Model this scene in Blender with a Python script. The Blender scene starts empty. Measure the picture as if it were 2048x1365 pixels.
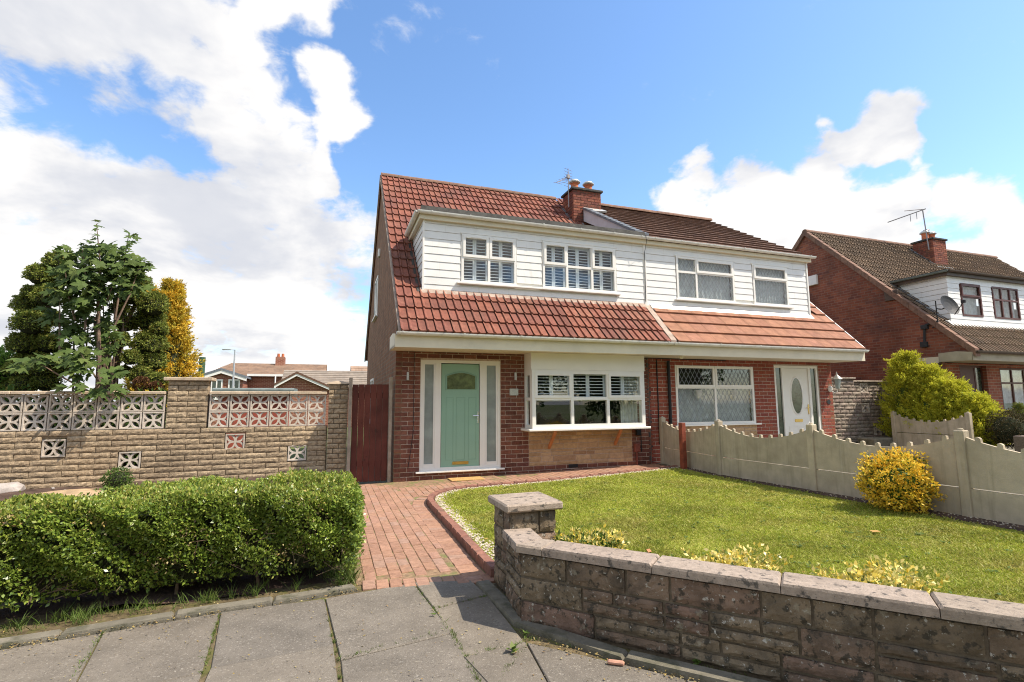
import bpy, bmesh, math, random
import numpy as np
from mathutils import Vector, Matrix
random.seed(7); rng = np.random.default_rng(7)
sc = bpy.context.scene
COL = sc.collection

# ------------------------------------------------------------------ camera
CF, CYAW, CPITCH, CROLL = 1024.057, -0.3389, 0.1201, -0.0058
CPOS = Vector((-1.0995, -9.5366, 1.3998))
_fw = Vector((-math.sin(CYAW)*math.cos(CPITCH), math.cos(CYAW)*math.cos(CPITCH), math.sin(CPITCH)))
_rt = Vector((math.cos(CYAW), math.sin(CYAW), 0)); _up = _rt.cross(_fw)
CR = math.cos(CROLL)*_rt + math.sin(CROLL)*_up
CU = -math.sin(CROLL)*_rt + math.cos(CROLL)*_up
cam = bpy.data.cameras.new('camera'); cam.sensor_width = 36; cam.lens = CF/2048*36
cam.clip_start = .05; cam.clip_end = 2000
camo = bpy.data.objects.new('camera', cam); COL.objects.link(camo)
camo.matrix_world = Matrix(((CR.x, CU.x, -_fw.x, CPOS.x), (CR.y, CU.y, -_fw.y, CPOS.y), (CR.z, CU.z, -_fw.z, CPOS.z), (0, 0, 0, 1)))
sc.camera = camo
def ray(u, v): return CR*((u-1024)/CF) - CU*((v-682.5)/CF) + _fw
def gz(u, v, z=0.):
    d = ray(u, v); return CPOS + d*((z-CPOS.z)/d.z)
def gy(u, v, y):
    d = ray(u, v); return CPOS + d*((y-CPOS.y)/d.y)
def gx(u, v, x):
    d = ray(u, v); return CPOS + d*((x-CPOS.x)/d.x)

# ------------------------------------------------------------------ light
SUN = Vector((.42, -.24, .66)).normalized()
sl = bpy.data.lights.new('sun', 'SUN'); sl.energy = 3.6; sl.angle = math.radians(.53); sl.color = (1, .90, .76)
so = bpy.data.objects.new('sun', sl); COL.objects.link(so)
so.rotation_euler = (-SUN).to_track_quat('-Z', 'Y').to_euler()
world = bpy.data.worlds.new('World'); sc.world = world; world.use_nodes = True
sc.view_settings.view_transform = 'Standard'; sc.view_settings.look = 'None'
sc.view_settings.exposure = 0.92; sc.view_settings.gamma = 1
sc.cycles.filter_width = 1.05; sc.cycles.use_denoising = True; sc.cycles.denoising_prefilter = 'NONE'

def build_world():
    nt = world.node_tree; nt.nodes.clear(); N = nt.nodes.new; L = nt.links.new
    def math_(op, a, b=None, clamp=False):
        n = N('ShaderNodeMath'); n.operation = op; n.use_clamp = clamp
        for i, x in enumerate((a, b)):
            if x is None: continue
            if isinstance(x, (int, float)): n.inputs[i].default_value = x
            else: L(x, n.inputs[i])
        return n.outputs[0]
    def rng_(x, a, b, c=0., d=1., smooth=True):
        n = N('ShaderNodeMapRange'); n.interpolation_type = 'SMOOTHSTEP' if smooth else 'LINEAR'
        L(x, n.inputs[0])
        for i, q in enumerate((a, b, c, d)): n.inputs[i+1].default_value = q
        return n.outputs[0]
    sky = N('ShaderNodeTexSky'); sky.sky_type = 'NISHITA'; sky.sun_disc = False
    sky.sun_elevation = math.asin(SUN.z); sky.sun_rotation = math.atan2(SUN.x, SUN.y)
    sky.air_density = 1.0; sky.dust_density = .6; sky.ozone_density = 2.0
    tc = N('ShaderNodeTexCoord'); D = tc.outputs['Generated']
    sep = N('ShaderNodeSeparateXYZ'); L(D, sep.inputs[0])
    # cloud layer coordinates: direction flattened onto a ceiling
    den = math_('ADD', math_('MAXIMUM', sep.outputs[2], 0.), .32)
    cx = math_('DIVIDE', sep.outputs[0], den); cy = math_('DIVIDE', sep.outputs[1], den)
    cmb = N('ShaderNodeCombineXYZ'); L(cx, cmb.inputs[0]); L(cy, cmb.inputs[1]); L(sep.outputs[2], cmb.inputs[2])
    def noise(vec, scale, detail, rough, off=(0, 0, 0), dist=0.):
        m = N('ShaderNodeMapping'); m.inputs['Location'].default_value = off; L(vec, m.inputs['Vector'])
        n = N('ShaderNodeTexNoise'); n.inputs['Scale'].default_value = scale; n.inputs['Detail'].default_value = detail
        n.inputs['Roughness'].default_value = rough; n.inputs['Distortion'].default_value = dist; L(m.outputs[0], n.inputs['Vector'])
        return n.outputs['Fac']
    n1 = noise(cmb.outputs[0], 2.6, 9, .58, (3.1, 1.7, 0), .3)
    n2 = noise(cmb.outputs[0], 9.0, 8, .62, (9.1, 4.7, 2), .3)
    low = noise(cmb.outputs[0], .9, 2, .5, (17.3, 6.1, 0))
    wn = N('ShaderNodeTexNoise'); wn.inputs['Scale'].default_value = 5; wn.inputs['Detail'].default_value = 6; L(D, wn.inputs['Vector'])
    wv = N('ShaderNodeVectorMath'); wv.operation = 'MULTIPLY_ADD'; L(wn.outputs['Color'], wv.inputs[0])
    wv.inputs[1].default_value = (.34, .34, .34); L(D, wv.inputs[2])
    ws = N('ShaderNodeVectorMath'); ws.operation = 'SUBTRACT'; L(wv.outputs[0], ws.inputs[0]); ws.inputs[1].default_value = (.17, .17, .17)
    bank = None
    # (u, v, radius in picture pixels): where the cloud banks stand in the sky, as directions
    for (u, v, r, k) in CLOUDS:
        d = ray(u, v); ang = r/math.sqrt(CF*CF+(u-1024)**2+(v-682)**2); d.normalize()
        dp = N('ShaderNodeVectorMath'); dp.operation = 'DISTANCE'; L(ws.outputs[0], dp.inputs[0]); dp.inputs[1].default_value = d
        b = rng_(dp.outputs['Value'], ang*.45, ang*1.28, k, 0.)
        bank = b if bank is None else math_('MAXIMUM', bank, b)
    # away from the view the sky goes on with broken cloud of the same sort
    dc = N('ShaderNodeVectorMath'); dc.operation = 'DOT_PRODUCT'; L(D, dc.inputs[0]); dc.inputs[1].default_value = _fw
    away = math_('MULTIPLY', rng_(dc.outputs['Value'], .62, .3), rng_(low, .45, .58))
    bank = math_('MAXIMUM', bank, away)
    for (u, v, r, k) in GAPS:
        d = ray(u, v); ang = r/math.sqrt(CF*CF+(u-1024)**2+(v-682)**2); d.normalize()
        dp = N('ShaderNodeVectorMath'); dp.operation = 'DISTANCE'; L(ws.outputs[0], dp.inputs[0]); dp.inputs[1].default_value = d
        bank = math_('SUBTRACT', bank, rng_(dp.outputs['Value'], ang*.2, ang*1.2, k, 0.))
    dens = math_('ADD', math_('MULTIPLY', bank, .62), math_('ADD', math_('MULTIPLY', math_('SUBTRACT', n1, .5), 1.1), math_('MULTIPLY', math_('SUBTRACT', n2, .5), .8)))
    mask = rng_(dens, .17, .47)
    # thick parts are greyer underneath
    s2 = noise(cmb.outputs[0], 1.9, 6, .55, (5.5, 8.2, 1), .2)
    shade = rng_(s2, .36, .60, .82, 1.10)
    thin = rng_(dens, .3, .75, .96, 1.)
    val = math_('MULTIPLY', shade, thin)
    cc = N('ShaderNodeMix'); cc.data_type = 'RGBA'; L(rng_(val, .7, 1.05), cc.inputs['Factor'])
    cc.inputs['A'].default_value = (.62, .65, .73, 1); cc.inputs['B'].default_value = (1., .985, .97, 1)
    hs = N('ShaderNodeHueSaturation'); hs.inputs['Saturation'].default_value = 1.12; hs.inputs['Value'].default_value = 1.; L(sky.outputs[0], hs.inputs['Color'])
    bs = N('ShaderNodeBackground'); L(hs.outputs[0], bs.inputs[0]); bs.inputs[1].default_value = .15
    bc = N('ShaderNodeBackground'); L(cc.outputs['Result'], bc.inputs[0]); bc.inputs[1].default_value = .56
    mx = N('ShaderNodeMixShader'); L(mask, mx.inputs[0]); L(bs.outputs[0], mx.inputs[1]); L(bc.outputs[0], mx.inputs[2])
    out = N('ShaderNodeOutputWorld'); L(mx.outputs[0], out.inputs[0])
CLOUDS = [(120, 70, 300, 1), (420, 150, 170, 1), (540, 60, 110, .8), (450, 500, 300, 1), (60, 600, 330, 1), (620, 520, 190, 1), (715, 235, 90, .85),
          (250, 760, 420, .9), (640, 700, 150, .8), (1750, 285, 105, 1.15), (1650, 300, 50, .6), (1380, 440, 115, 1.1), (1480, 470, 130, 1.1), (1690, 470, 170, 1), (1980, 440, 130, 1), (2050, 560, 140, .9), (1405, 355, 40, .75), (2100, 350, 80, .8), (655, 330, 85, .9)]
GAPS = [(130, 240, 90, .42), (260, 280, 105, .5), (420, 100, 50, .45), (480, 240, 60, .35), (700, 545, 60, .45), (1560, 270, 110, .4), (1900, 310, 80, .6), (1730, 372, 48, .55), (1900, 490, 60, .35)]
build_world()

# ------------------------------------------------------------------ helpers
WL = {}
def place(o, parent, loc):
    COL.objects.link(o); loc = Vector(loc); WL[o.name] = loc
    if parent is not None:
        o.parent = parent; o.location = loc - WL[parent.name]
    else: o.location = loc
    return o
def tag(o, label=None, cat=None, group=None, kind=None):
    if label: o['label'] = label
    if cat: o['category'] = cat
    if group: o['group'] = group
    if kind: o['kind'] = kind
    return o
def thing(name, loc, label, cat, group=None):
    return tag(place(bpy.data.objects.new(name, None), None, loc), label, cat, group)

class MB:
    def __init__(s): s.v = []; s.f = []; s.r = []; s.cur = 0.
    def face(s, pts):
        n = len(s.v); s.v += [tuple(p) for p in pts]; s.f.append(tuple(range(n, n+len(pts)))); s.r.append(s.cur); return s
    def add(s, vs, fs):
        n = len(s.v); s.v += [tuple(p) for p in vs]
        for f in fs: s.f.append(tuple(i+n for i in f)); s.r.append(s.cur)
        return s
    def box(s, x0, x1, y0, y1, z0, z1):
        return s.add([(x0,y0,z0),(x1,y0,z0),(x1,y1,z0),(x0,y1,z0),(x0,y0,z1),(x1,y0,z1),(x1,y1,z1),(x0,y1,z1)],
                     [(0,3,2,1),(4,5,6,7),(0,1,5,4),(1,2,6,5),(2,3,7,6),(3,0,4,7)])
    def cham(s, x0, x1, y0, y1, z0, z1, b=.006):
        c, fs = chamfer((x1-x0)/2, (y1-y0)/2, (z1-z0)/2, b)
        m = ((x0+x1)/2, (y0+y1)/2, (z0+z1)/2)
        return s.add([(p[0]+m[0], p[1]+m[1], p[2]+m[2]) for p in c], fs)
    def hexa(s, b, t):   # bottom 4 pts, top 4 pts
        return s.add(list(b)+list(t), [(0,3,2,1),(4,5,6,7),(0,1,5,4),(1,2,6,5),(2,3,7,6),(3,0,4,7)])
    def prism(s, poly, d):   # polygon pts (3d) extruded along vector d
        n = len(poly); d = Vector(d); a = [Vector(p) for p in poly]; b = [p+d for p in a]
        return s.add(a+b, [tuple(range(n-1,-1,-1)), tuple(range(n,2*n))] + [(i,(i+1)%n,n+(i+1)%n,n+i) for i in range(n)])
    def tube(s, pts, rad, n=8, cap=True):
        pts = [Vector(p) for p in pts]; rad = rad if hasattr(rad, '__len__') else [rad]*len(pts)
        base = len(s.v); vs = []; fs = []
        for i, p in enumerate(pts):
            t = (pts[min(i+1, len(pts)-1)]-pts[max(i-1, 0)]).normalized()
            a = t.cross(Vector((0,0,1)) if abs(t.z) < .9 else Vector((1,0,0))).normalized(); b = t.cross(a)
            for k in range(n):
                q = 2*math.pi*k/n; vs.append(p+(a*math.cos(q)+b*math.sin(q))*rad[i])
        for i in range(len(pts)-1):
            for k in range(n): fs.append((i*n+k, i*n+(k+1)%n, (i+1)*n+(k+1)%n, (i+1)*n+k))
        if cap: fs += [tuple(range(n-1,-1,-1)), tuple(range((len(pts)-1)*n, len(pts)*n))]
        return s.add(vs, fs)
    def lathe(s, c, prof, n=16):
        c = Vector(c); vs = []; fs = []
        for r, z in prof:
            for k in range(n):
                q = 2*math.pi*k/n; vs.append(c+Vector((r*math.cos(q), r*math.sin(q), z)))
        for i in range(len(prof)-1):
            for k in range(n): fs.append((i*n+k, i*n+(k+1)%n, (i+1)*n+(k+1)%n, (i+1)*n+k))
        fs += [tuple(range(n-1,-1,-1)), tuple(range((len(prof)-1)*n, len(prof)*n))]
        return s.add(vs, fs)
    def build(s, name, m, parent=None, origin=None, smooth=False, kind=None, fix=True, label=None):
        if origin is None:
            a = np.array(s.v); lo, hi = a.min(0), a.max(0); origin = ((lo[0]+hi[0])/2, (lo[1]+hi[1])/2, lo[2])
        ox, oy, oz = origin
        me = bpy.data.meshes.new(name); me.from_pydata([(x-ox, y-oy, z-oz) for x, y, z in s.v], [], s.f)
        if fix:
            bm = bmesh.new(); bm.from_mesh(me); bmesh.ops.recalc_face_normals(bm, faces=bm.faces); bm.to_mesh(me); bm.free()
        at = me.attributes.new('rnd', 'FLOAT', 'FACE'); at.data.foreach_set('value', np.array(s.r, dtype=np.float32))
        if smooth: me.polygons.foreach_set('use_smooth', [True]*len(me.polygons))
        me.materials.append(m); o = place(bpy.data.objects.new(name, me), parent, origin)
        if kind: o['kind'] = kind
        if label: o['label'] = label
        return o

def chamfer(hx, hy, hz, b):
    vs = []; idx = {}
    for sx in (-1, 1):
        for sy in (-1, 1):
            for sz in (-1, 1):
                for ax in range(3):
                    q = [sx*(hx-b), sy*(hy-b), sz*(hz-b)]; q[ax] = (sx*hx, sy*hy, sz*hz)[ax]
                    idx[(sx, sy, sz, ax)] = len(vs); vs.append(tuple(q))
    fs = []
    for ax in range(3):
        o = [i for i in range(3) if i != ax]
        for s in (-1, 1):
            k = []
            for a, b2 in ((-1,-1),(1,-1),(1,1),(-1,1)):
                t = [0,0,0]; t[ax] = s; t[o[0]] = a; t[o[1]] = b2; k.append(idx[(*t, ax)])
            fs.append(tuple(k))
    for ax in range(3):
        o = [i for i in range(3) if i != ax]
        for a in (-1, 1):
            for b2 in (-1, 1):
                k = []
                for s, oo in ((-1, o[0]), (1, o[0]), (1, o[1]), (-1, o[1])):
                    t = [0,0,0]; t[ax] = s; t[o[0]] = a; t[o[1]] = b2; k.append(idx[(*t, oo)])
                fs.append(tuple(k))
    for sx in (-1, 1):
        for sy in (-1, 1):
            for sz in (-1, 1): fs.append(tuple(idx[(sx, sy, sz, a)] for a in range(3)))
    return vs, fs

def raw_mesh(name, vs, fs, m, smooth=False):
    me = bpy.data.meshes.new(name); me.from_pydata(vs, [], fs)
    bm = bmesh.new(); bm.from_mesh(me); bmesh.ops.recalc_face_normals(bm, faces=bm.faces); bm.to_mesh(me); bm.free()
    if smooth: me.polygons.foreach_set('use_smooth', [True]*len(me.polygons))
    me.materials.append(m); return me
CACHE = {}
def brick_vf(L, D, H, rough, bev, seed):
    """chamfered block centred at origin in x,z; front face at y=0, back at y=D; rough>0 gives a split rock face"""
    r = random.Random(seed)
    if rough <= 0:
        vs, fs = chamfer(L/2, D/2, H/2, bev)
        j = bev*.35
        return [(x+r.uniform(-j, j), y+D/2+r.uniform(-j, j), z+r.uniform(-j, j)) for x, y, z in vs], fs
    nx = max(3, min(9, round(L/.045))); nz = 3 if H < .12 else 4
    vs = []; fs = []
    for k in range(nz+1):
        for i in range(nx+1):
            ex = i in (0, nx); ez = k in (0, nz)
            d = 0 if (ex or ez) else -rough*r.uniform(.25, 1.1)
            jx = 0 if ex else r.uniform(-.25, .25)*L/nx; jz = 0 if ez else r.uniform(-.25, .25)*H/nz
            e = .0035
            vs.append((-L/2+L*i/nx+jx + (r.uniform(0, e) if i == 0 else -r.uniform(0, e) if i == nx else 0), d + (r.uniform(0, .3*rough) if ex or ez else 0), -H/2+H*k/nz+jz + (r.uniform(0, e) if k == 0 else -r.uniform(0, e) if k == nz else 0)))
    for k in range(nz):
        for i in range(nx):
            a = k*(nx+1)+i; fs.append((a, a+1, a+nx+2, a+nx+1))
    ring = [i for i in range(nx+1)] + [k*(nx+1)+nx for k in range(1, nz+1)] + [nz*(nx+1)+i for i in range(nx-1, -1, -1)] + [k*(nx+1) for k in range(nz-1, 0, -1)]
    n0 = len(vs)
    for i in ring: vs.append((vs[i][0], D, vs[i][2]))
    m = len(ring)
    for q in range(m): fs.append((ring[q], ring[(q+1) % m], n0+(q+1) % m, n0+q))
    fs.append(tuple(range(n0, n0+m)))
    return vs, fs
def brick_mesh(L, D, H, m, rough=0, bev=.005, nvar=4):
    L = round(L/.004)*.004; H = round(H/.003)*.003
    k = (L, D, H, m.name, rough, random.randrange(nvar))
    if k not in CACHE: CACHE[k] = raw_mesh('brick', *brick_vf(L, D, H, rough, bev, hash((L, H, k[-1]))), m)
    return CACHE[k]

def lay(x0, x1, z0, z1, L, H, holes=(), gap=.01, bond=.5, rand=0., minl=.04):
    """rectangles of a coursed wall; holes are (x0,x1,z0,z1)"""
    out = []; k = 0; z = z0
    while z < z1-.02:
        h = min(H, z1-z); zm = z+h/2
        segs = [(x0, x1)]
        for hx0, hx1, hz0, hz1 in holes:
            if hz0 < zm < hz1:
                ns = []
                for a, b in segs:
                    if hx1 <= a or hx0 >= b: ns.append((a, b)); continue
                    if hx0 > a: ns.append((a, hx0))
                    if hx1 < b: ns.append((hx1, b))
                segs = ns
        j = x0-(L*bond if k % 2 else 0); js = [j]
        while j < x1:
            j += L*(1+random.uniform(-rand, rand)); js.append(j)
        for a, b in segs:
            cuts = [a]+[q for q in js if a+minl < q < b-minl]+[b]
            for c, d in zip(cuts, cuts[1:]): out.append((c+gap/2, d-gap/2, z+gap/2, z+h-gap/2))
        z += H; k += 1
    return out
def pieces(rects, name, parent, m, origin, ang, D, rough=0, bev=.005, limit=300, stuffname=None, proud=.004):
    """lay rects (u0,u1,z0,z1) as blocks on a wall plane through origin, U at angle ang; front faces outward (-y local)"""
    U = Vector((math.cos(ang), math.sin(ang), 0)); Nn = Vector((math.sin(ang), -math.cos(ang), 0)); O = Vector(origin)
    items = []
    for a, b, z0, z1 in rects:
        c = O+U*((a+b)/2)+Vector((0, 0, (z0+z1)/2)); dist = (c-CPOS).length
        items.append((-(b-a)*(z1-z0)/dist**2, c, b-a, z1-z0))
    items.sort(key=lambda t: t[0])
    for _, c, l, h in items[:limit]:
        o = bpy.data.objects.new(name, brick_mesh(l, D, h, m, rough, bev)); o.rotation_euler.z = ang
        place(o, parent, c+Nn*random.uniform(0, proud))
    if len(items) > limit:
        mb = MB()
        for _, c, l, h in items[limit:]:
            mb.cur = random.random(); vs, fs = brick_vf(l, D, h, rough, bev, random.random())
            mb.add([c+U*x-Nn*y+Vector((0, 0, z)) for x, y, z in vs], fs)
        mb.build(stuffname or name+'work', m, parent, kind='stuff')

# ------------------------------------------------------------------ materials
MATS = {}
def mat(name, colors, rough=.85, nscale=7., namt=.25, bump=.25, bscale=70., spec=.25, stains=(), metallic=0., coat=0., bricktex=None, wave=None, transl=0., obj=False):
    m = bpy.data.materials.new(name); m.use_nodes = True; nt = m.node_tree; N = nt.nodes.new; L = nt.links.new
    bs = nt.nodes['Principled BSDF']; out = nt.nodes['Material Output']
    bs.inputs['Roughness'].default_value = rough; bs.inputs['Specular IOR Level'].default_value = spec
    bs.inputs['Metallic'].default_value = metallic
    geo = N('ShaderNodeNewGeometry'); pos = geo.outputs['Position']
    def noise(scale, detail=5, rgh=.6, off=0.):
        n = N('ShaderNodeTexNoise'); n.inputs['Scale'].default_value = scale; n.inputs['Detail'].default_value = detail; n.inputs['Roughness'].default_value = rgh
        if off:
            mp = N('ShaderNodeMapping'); mp.inputs['Location'].default_value = (off, off*1.7, off*.6); L(pos, mp.inputs[0]); L(mp.outputs[0], n.inputs['Vector'])
        else: L(pos, n.inputs['Vector'])
        return n.outputs['Fac']
    def mr(x, a, b, c, d):
        n = N('ShaderNodeMapRange'); L(x, n.inputs[0])
        for i, q in enumerate((a, b, c, d)): n.inputs[i+1].default_value = q
        return n.outputs[0]
    oi = N('ShaderNodeObjectInfo'); at = N('ShaderNodeAttribute'); at.attribute_name = 'rnd'
    ad = N('ShaderNodeMath'); ad.operation = 'ADD'; L(oi.outputs['Random'], ad.inputs[0]); L(at.outputs['Fac'], ad.inputs[1])
    fr = N('ShaderNodeMath'); fr.operation = 'FRACT'; L(ad.outputs[0], fr.inputs[0])
    rp = N('ShaderNodeValToRGB'); e = rp.color_ramp.elements
    cols = list(colors)
    if len(cols) == 1: cols = cols*2
    for i, c in enumerate(cols):
        el = e[i] if i < 2 else e.new(1.)
        el.color = (*c, 1)
    for i, el in enumerate(rp.color_ramp.elements): el.position = i/(len(cols)-1)
    for i, c in enumerate(cols): rp.color_ramp.elements[i].color = (*c, 1)
    L(fr.outputs[0], rp.inputs[0]); col = rp.outputs[0]
    hgt = None
    if bricktex:
        ax, bw, bh, ms, mcol = bricktex
        sp = N('ShaderNodeSeparateXYZ'); L(pos, sp.inputs[0]); cb = N('ShaderNodeCombineXYZ'); L(sp.outputs[ax], cb.inputs[0]); L(sp.outputs[2], cb.inputs[1])
        bt = N('ShaderNodeTexBrick'); L(cb.outputs[0], bt.inputs['Vector']); bt.inputs['Scale'].default_value = 1
        bt.inputs['Brick Width'].default_value = bw; bt.inputs['Row Height'].default_value = bh; bt.inputs['Mortar Size'].default_value = ms; bt.inputs['Mortar Smooth'].default_value = .2
        bt.inputs['Color1'].default_value = (0, 0, 0, 1); bt.inputs['Color2'].default_value = (1, 1, 1, 1); bt.inputs['Mortar'].default_value = (.5, .5, .5, 1)
        L(bt.outputs['Color'], rp.inputs[0])
        mx = N('ShaderNodeMix'); mx.data_type = 'RGBA'; L(bt.outputs['Fac'], mx.inputs['Factor']); L(rp.outputs[0], mx.inputs['A']); mx.inputs['B'].default_value = (*mcol, 1)
        col = mx.outputs['Result']; hgt = mr(bt.outputs['Fac'], 0, 1, .3, 0)
    if namt:
        sc_ = mr(noise(nscale), .3, .7, 1-namt, 1+namt)
        vm = N('ShaderNodeVectorMath'); vm.operation = 'SCALE'; L(col, vm.inputs[0]); L(sc_, vm.inputs['Scale']); col = vm.outputs[0]
    for i, (sc_col, ssc, lo, hi, amt) in enumerate(stains):
        if isinstance(ssc, tuple):
            mp_ = N('ShaderNodeMapping'); mp_.inputs['Scale'].default_value = ssc; mp_.inputs['Location'].default_value = (i*3.1, i*1.7, i); L(pos, mp_.inputs[0])
            n_ = N('ShaderNodeTexNoise'); n_.inputs['Scale'].default_value = 1; n_.inputs['Detail'].default_value = 5; n_.inputs['Roughness'].default_value = .6; L(mp_.outputs[0], n_.inputs['Vector']); f = mr(n_.outputs['Fac'], lo, hi, 0, amt)
        else: f = mr(noise(ssc, 6, .65, 3.3*(i+1)), lo, hi, 0, amt)
        mx = N('ShaderNodeMix'); mx.data_type = 'RGBA'; L(f, mx.inputs['Factor']); L(col, mx.inputs['A']); mx.inputs['B'].default_value = (*sc_col, 1); col = mx.outputs['Result']
    L(col, bs.inputs['Base Color'])
    if bump:
        bp = N('ShaderNodeBump'); bp.inputs['Strength'].default_value = bump; bp.inputs['Distance'].default_value = .01
        h = noise(bscale, 6, .65, 1.1)
        if hgt is not None:
            aa = N('ShaderNodeMath'); aa.operation = 'MULTIPLY_ADD'; L(h, aa.inputs[0]); aa.inputs[1].default_value = .3; L(hgt, aa.inputs[2]); h = aa.outputs[0]
        L(h, bp.inputs['Height']); L(bp.outputs[0], bs.inputs['Normal'])
    if coat: bs.inputs['Coat Weight'].default_value = coat
    if transl:
        tr = N('ShaderNodeBsdfTranslucent'); L(col, tr.inputs[0]); ms_ = N('ShaderNodeMixShader'); ms_.inputs[0].default_value = transl
        L(bs.outputs[0], ms_.inputs[1]); L(tr.outputs[0], ms_.inputs[2]); L(ms_.outputs[0], out.inputs[0])
    MATS[name] = m; return m
def glass(name, tint=(.96, .975, .97), rough=0., refl=1.):
    m = bpy.data.materials.new(name); m.use_nodes = True; nt = m.node_tree; nt.nodes.clear(); N = nt.nodes.new; L = nt.links.new
    tr = N('ShaderNodeBsdfTransparent'); tr.inputs[0].default_value = (*tint, 1); gl = N('ShaderNodeBsdfGlossy'); gl.inputs['Roughness'].default_value = rough
    lw = N('ShaderNodeLayerWeight'); pw = N('ShaderNodeMath'); pw.operation = 'POWER'; L(lw.outputs['Facing'], pw.inputs[0]); pw.inputs[1].default_value = 5
    mu = N('ShaderNodeMath'); mu.operation = 'MULTIPLY_ADD'; L(pw.outputs[0], mu.inputs[0]); mu.inputs[1].default_value = .9*refl; mu.inputs[2].default_value = .06*refl; mu.use_clamp = True
    mx = N('ShaderNodeMixShader'); L(mu.outputs[0], mx.inputs[0]); L(tr.outputs[0], mx.inputs[1]); L(gl.outputs[0], mx.inputs[2])
    o = N('ShaderNodeOutputMaterial'); L(mx.outputs[0], o.inputs[0]); return m

BRL = mat('brick_left', [(.115,.044,.030),(.17,.064,.042),(.20,.078,.05),(.14,.052,.040),(.23,.10,.064)], nscale=18, namt=.3, bump=.5, bscale=120, stains=[((.06,.04,.035), 5, .58, .75, .45)])
BRR = mat('brick_right', [(.25,.066,.042),(.30,.08,.048),(.22,.058,.042),(.28,.092,.056)], nscale=18, namt=.25, bump=.5, bscale=120)
BRG = mat('brick_gable', [(.185,.082,.040),(.245,.108,.054),(.21,.088,.045),(.275,.13,.068)], bricktex=(1,.235,.083,.011,(.20,.14,.09)), nscale=3, namt=.3, bump=.6, bscale=90)
BRN = mat('brick_neighbour', [(.17,.056,.036),(.225,.074,.044),(.255,.09,.05),(.145,.054,.042)], bricktex=(1,.235,.083,.01,(.22,.12,.085)), nscale=1.2, namt=.35, bump=.6, bscale=90, stains=[((.07,.045,.04), 1.3, .52, .7, .5)])
BRF = mat('brick_front_far', [(.24,.07,.05),(.32,.10,.06),(.36,.12,.07)], bricktex=(0,.235,.083,.01,(.33,.22,.16)), nscale=2, namt=.25, bump=.5, bscale=90)
BRC = mat('brick_chimney', [(.20,.06,.04),(.28,.085,.05),(.15,.05,.04),(.33,.12,.07)], nscale=14, namt=.3, bump=.5, bscale=120, stains=[((.07,.05,.04), 4, .5, .7, .6)])
MOR = mat('mortar', [(.44,.34,.27)], nscale=30, namt=.2, bump=.4)
MORD = mat('mortar_dark', [(.15,.12,.085)], nscale=30, namt=.25, bump=.4)
MORB = mat('mortar_buff', [(.22,.16,.10)], nscale=30, namt=.25, bump=.4)
TAN = mat('tan_stone', [(.34,.215,.115),(.46,.31,.17),(.30,.18,.10),(.50,.34,.20),(.40,.27,.15)], nscale=14, namt=.2, bump=.5, bscale=90)
BUFF = mat('buff_stone', [(.335,.25,.16),(.39,.295,.19),(.305,.228,.148),(.43,.33,.215),(.355,.27,.175)], nscale=22, namt=.35, bump=1., bscale=55, stains=[((.16,.12,.08), 2.2, .5, .75, .6), ((.12,.09,.06), 25, .6, .7, .4)])
OLD = mat('weathered_stone', [(.205,.155,.10),(.215,.135,.10),(.17,.13,.085),(.235,.18,.12),(.20,.125,.095)], nscale=6, namt=.35, bump=.9, bscale=55,
          stains=[((.04,.035,.027), 5.5, .48, .66, .7), ((.045,.04,.03), 20, .535, .60, .85), ((.50,.48,.42), 34, .615, .645, .75), ((.33,.30,.22), 13, .60, .66, .5), ((.06,.05,.038), 1.7, .50, .70, .45)])
COPE = mat('coping_stone', [(.32,.26,.20),(.36,.29,.23),(.34,.27,.215)], nscale=25, namt=.2, bump=.6, bscale=110, stains=[((.05,.05,.045), 17, .56, .63, .8), ((.05,.05,.045), 60, .60, .66, .6), ((.17,.14,.11), 3, .5, .72, .5)])
COPB = mat('buff_coping', [(.48,.38,.27),(.54,.43,.31),(.45,.36,.26)], nscale=12, namt=.2, bump=.5, bscale=90)
SCR = mat('screen_block', [(.55,.48,.40),(.50,.43,.35),(.60,.53,.45)], nscale=14, namt=.18, bump=.4, bscale=110, stains=[((.2,.16,.12), 3, .56, .75, .4)])
CONC = mat('fence_concrete', [(.45,.38,.275),(.49,.415,.30),(.42,.355,.26)], nscale=5, namt=.16, bump=.35, bscale=120, stains=[((.30,.25,.17), 1.8, .5, .75, .5), ((.24,.21,.14), (11,11,.9), .52, .68, .5), ((.18,.18,.09), 5, .62, .78, .4), ((.52,.46,.36), (17,17,1.1), .58, .7, .3)])
SLAB = mat('paving_slab', [(.185,.16,.128),(.21,.182,.145),(.17,.15,.124)], nscale=3.5, namt=.22, bump=.7, bscale=150, stains=[((.40,.36,.30), 75, .57, .65, .6), ((.075,.065,.052), 58, .57, .65, .55), ((.40,.37,.32), 34, .62, .68, .4), ((.14,.12,.095), 2.2, .48, .72, .55), ((.42,.39,.35), 9, .72, .77, .6), ((.12,.10,.08), 14, .66, .74, .5)])
JOINT = mat('joint_soil', [(.13,.10,.055)], nscale=18, namt=.5, bump=.8, bscale=90, stains=[((.12,.125,.03), 9, .48, .62, .7)])
KERB = mat('edging_concrete', [(.165,.15,.115),(.20,.18,.14)], nscale=9, namt=.25, bump=.6, bscale=110, stains=[((.06,.065,.035), 6, .5, .66, .7)])
PAV = mat('paver', [(.325,.185,.12),(.375,.215,.145),(.295,.165,.11),(.35,.20,.14),(.33,.21,.155)], nscale=20, namt=.22, bump=.5, bscale=150, stains=[((.30,.22,.16), 3, .55, .75, .4)])
PAVJ = mat('paver_joint', [(.25,.165,.10)], nscale=20, namt=.4, bump=.6, stains=[((.14,.17,.05), 6, .5, .62, .8)])
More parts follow.
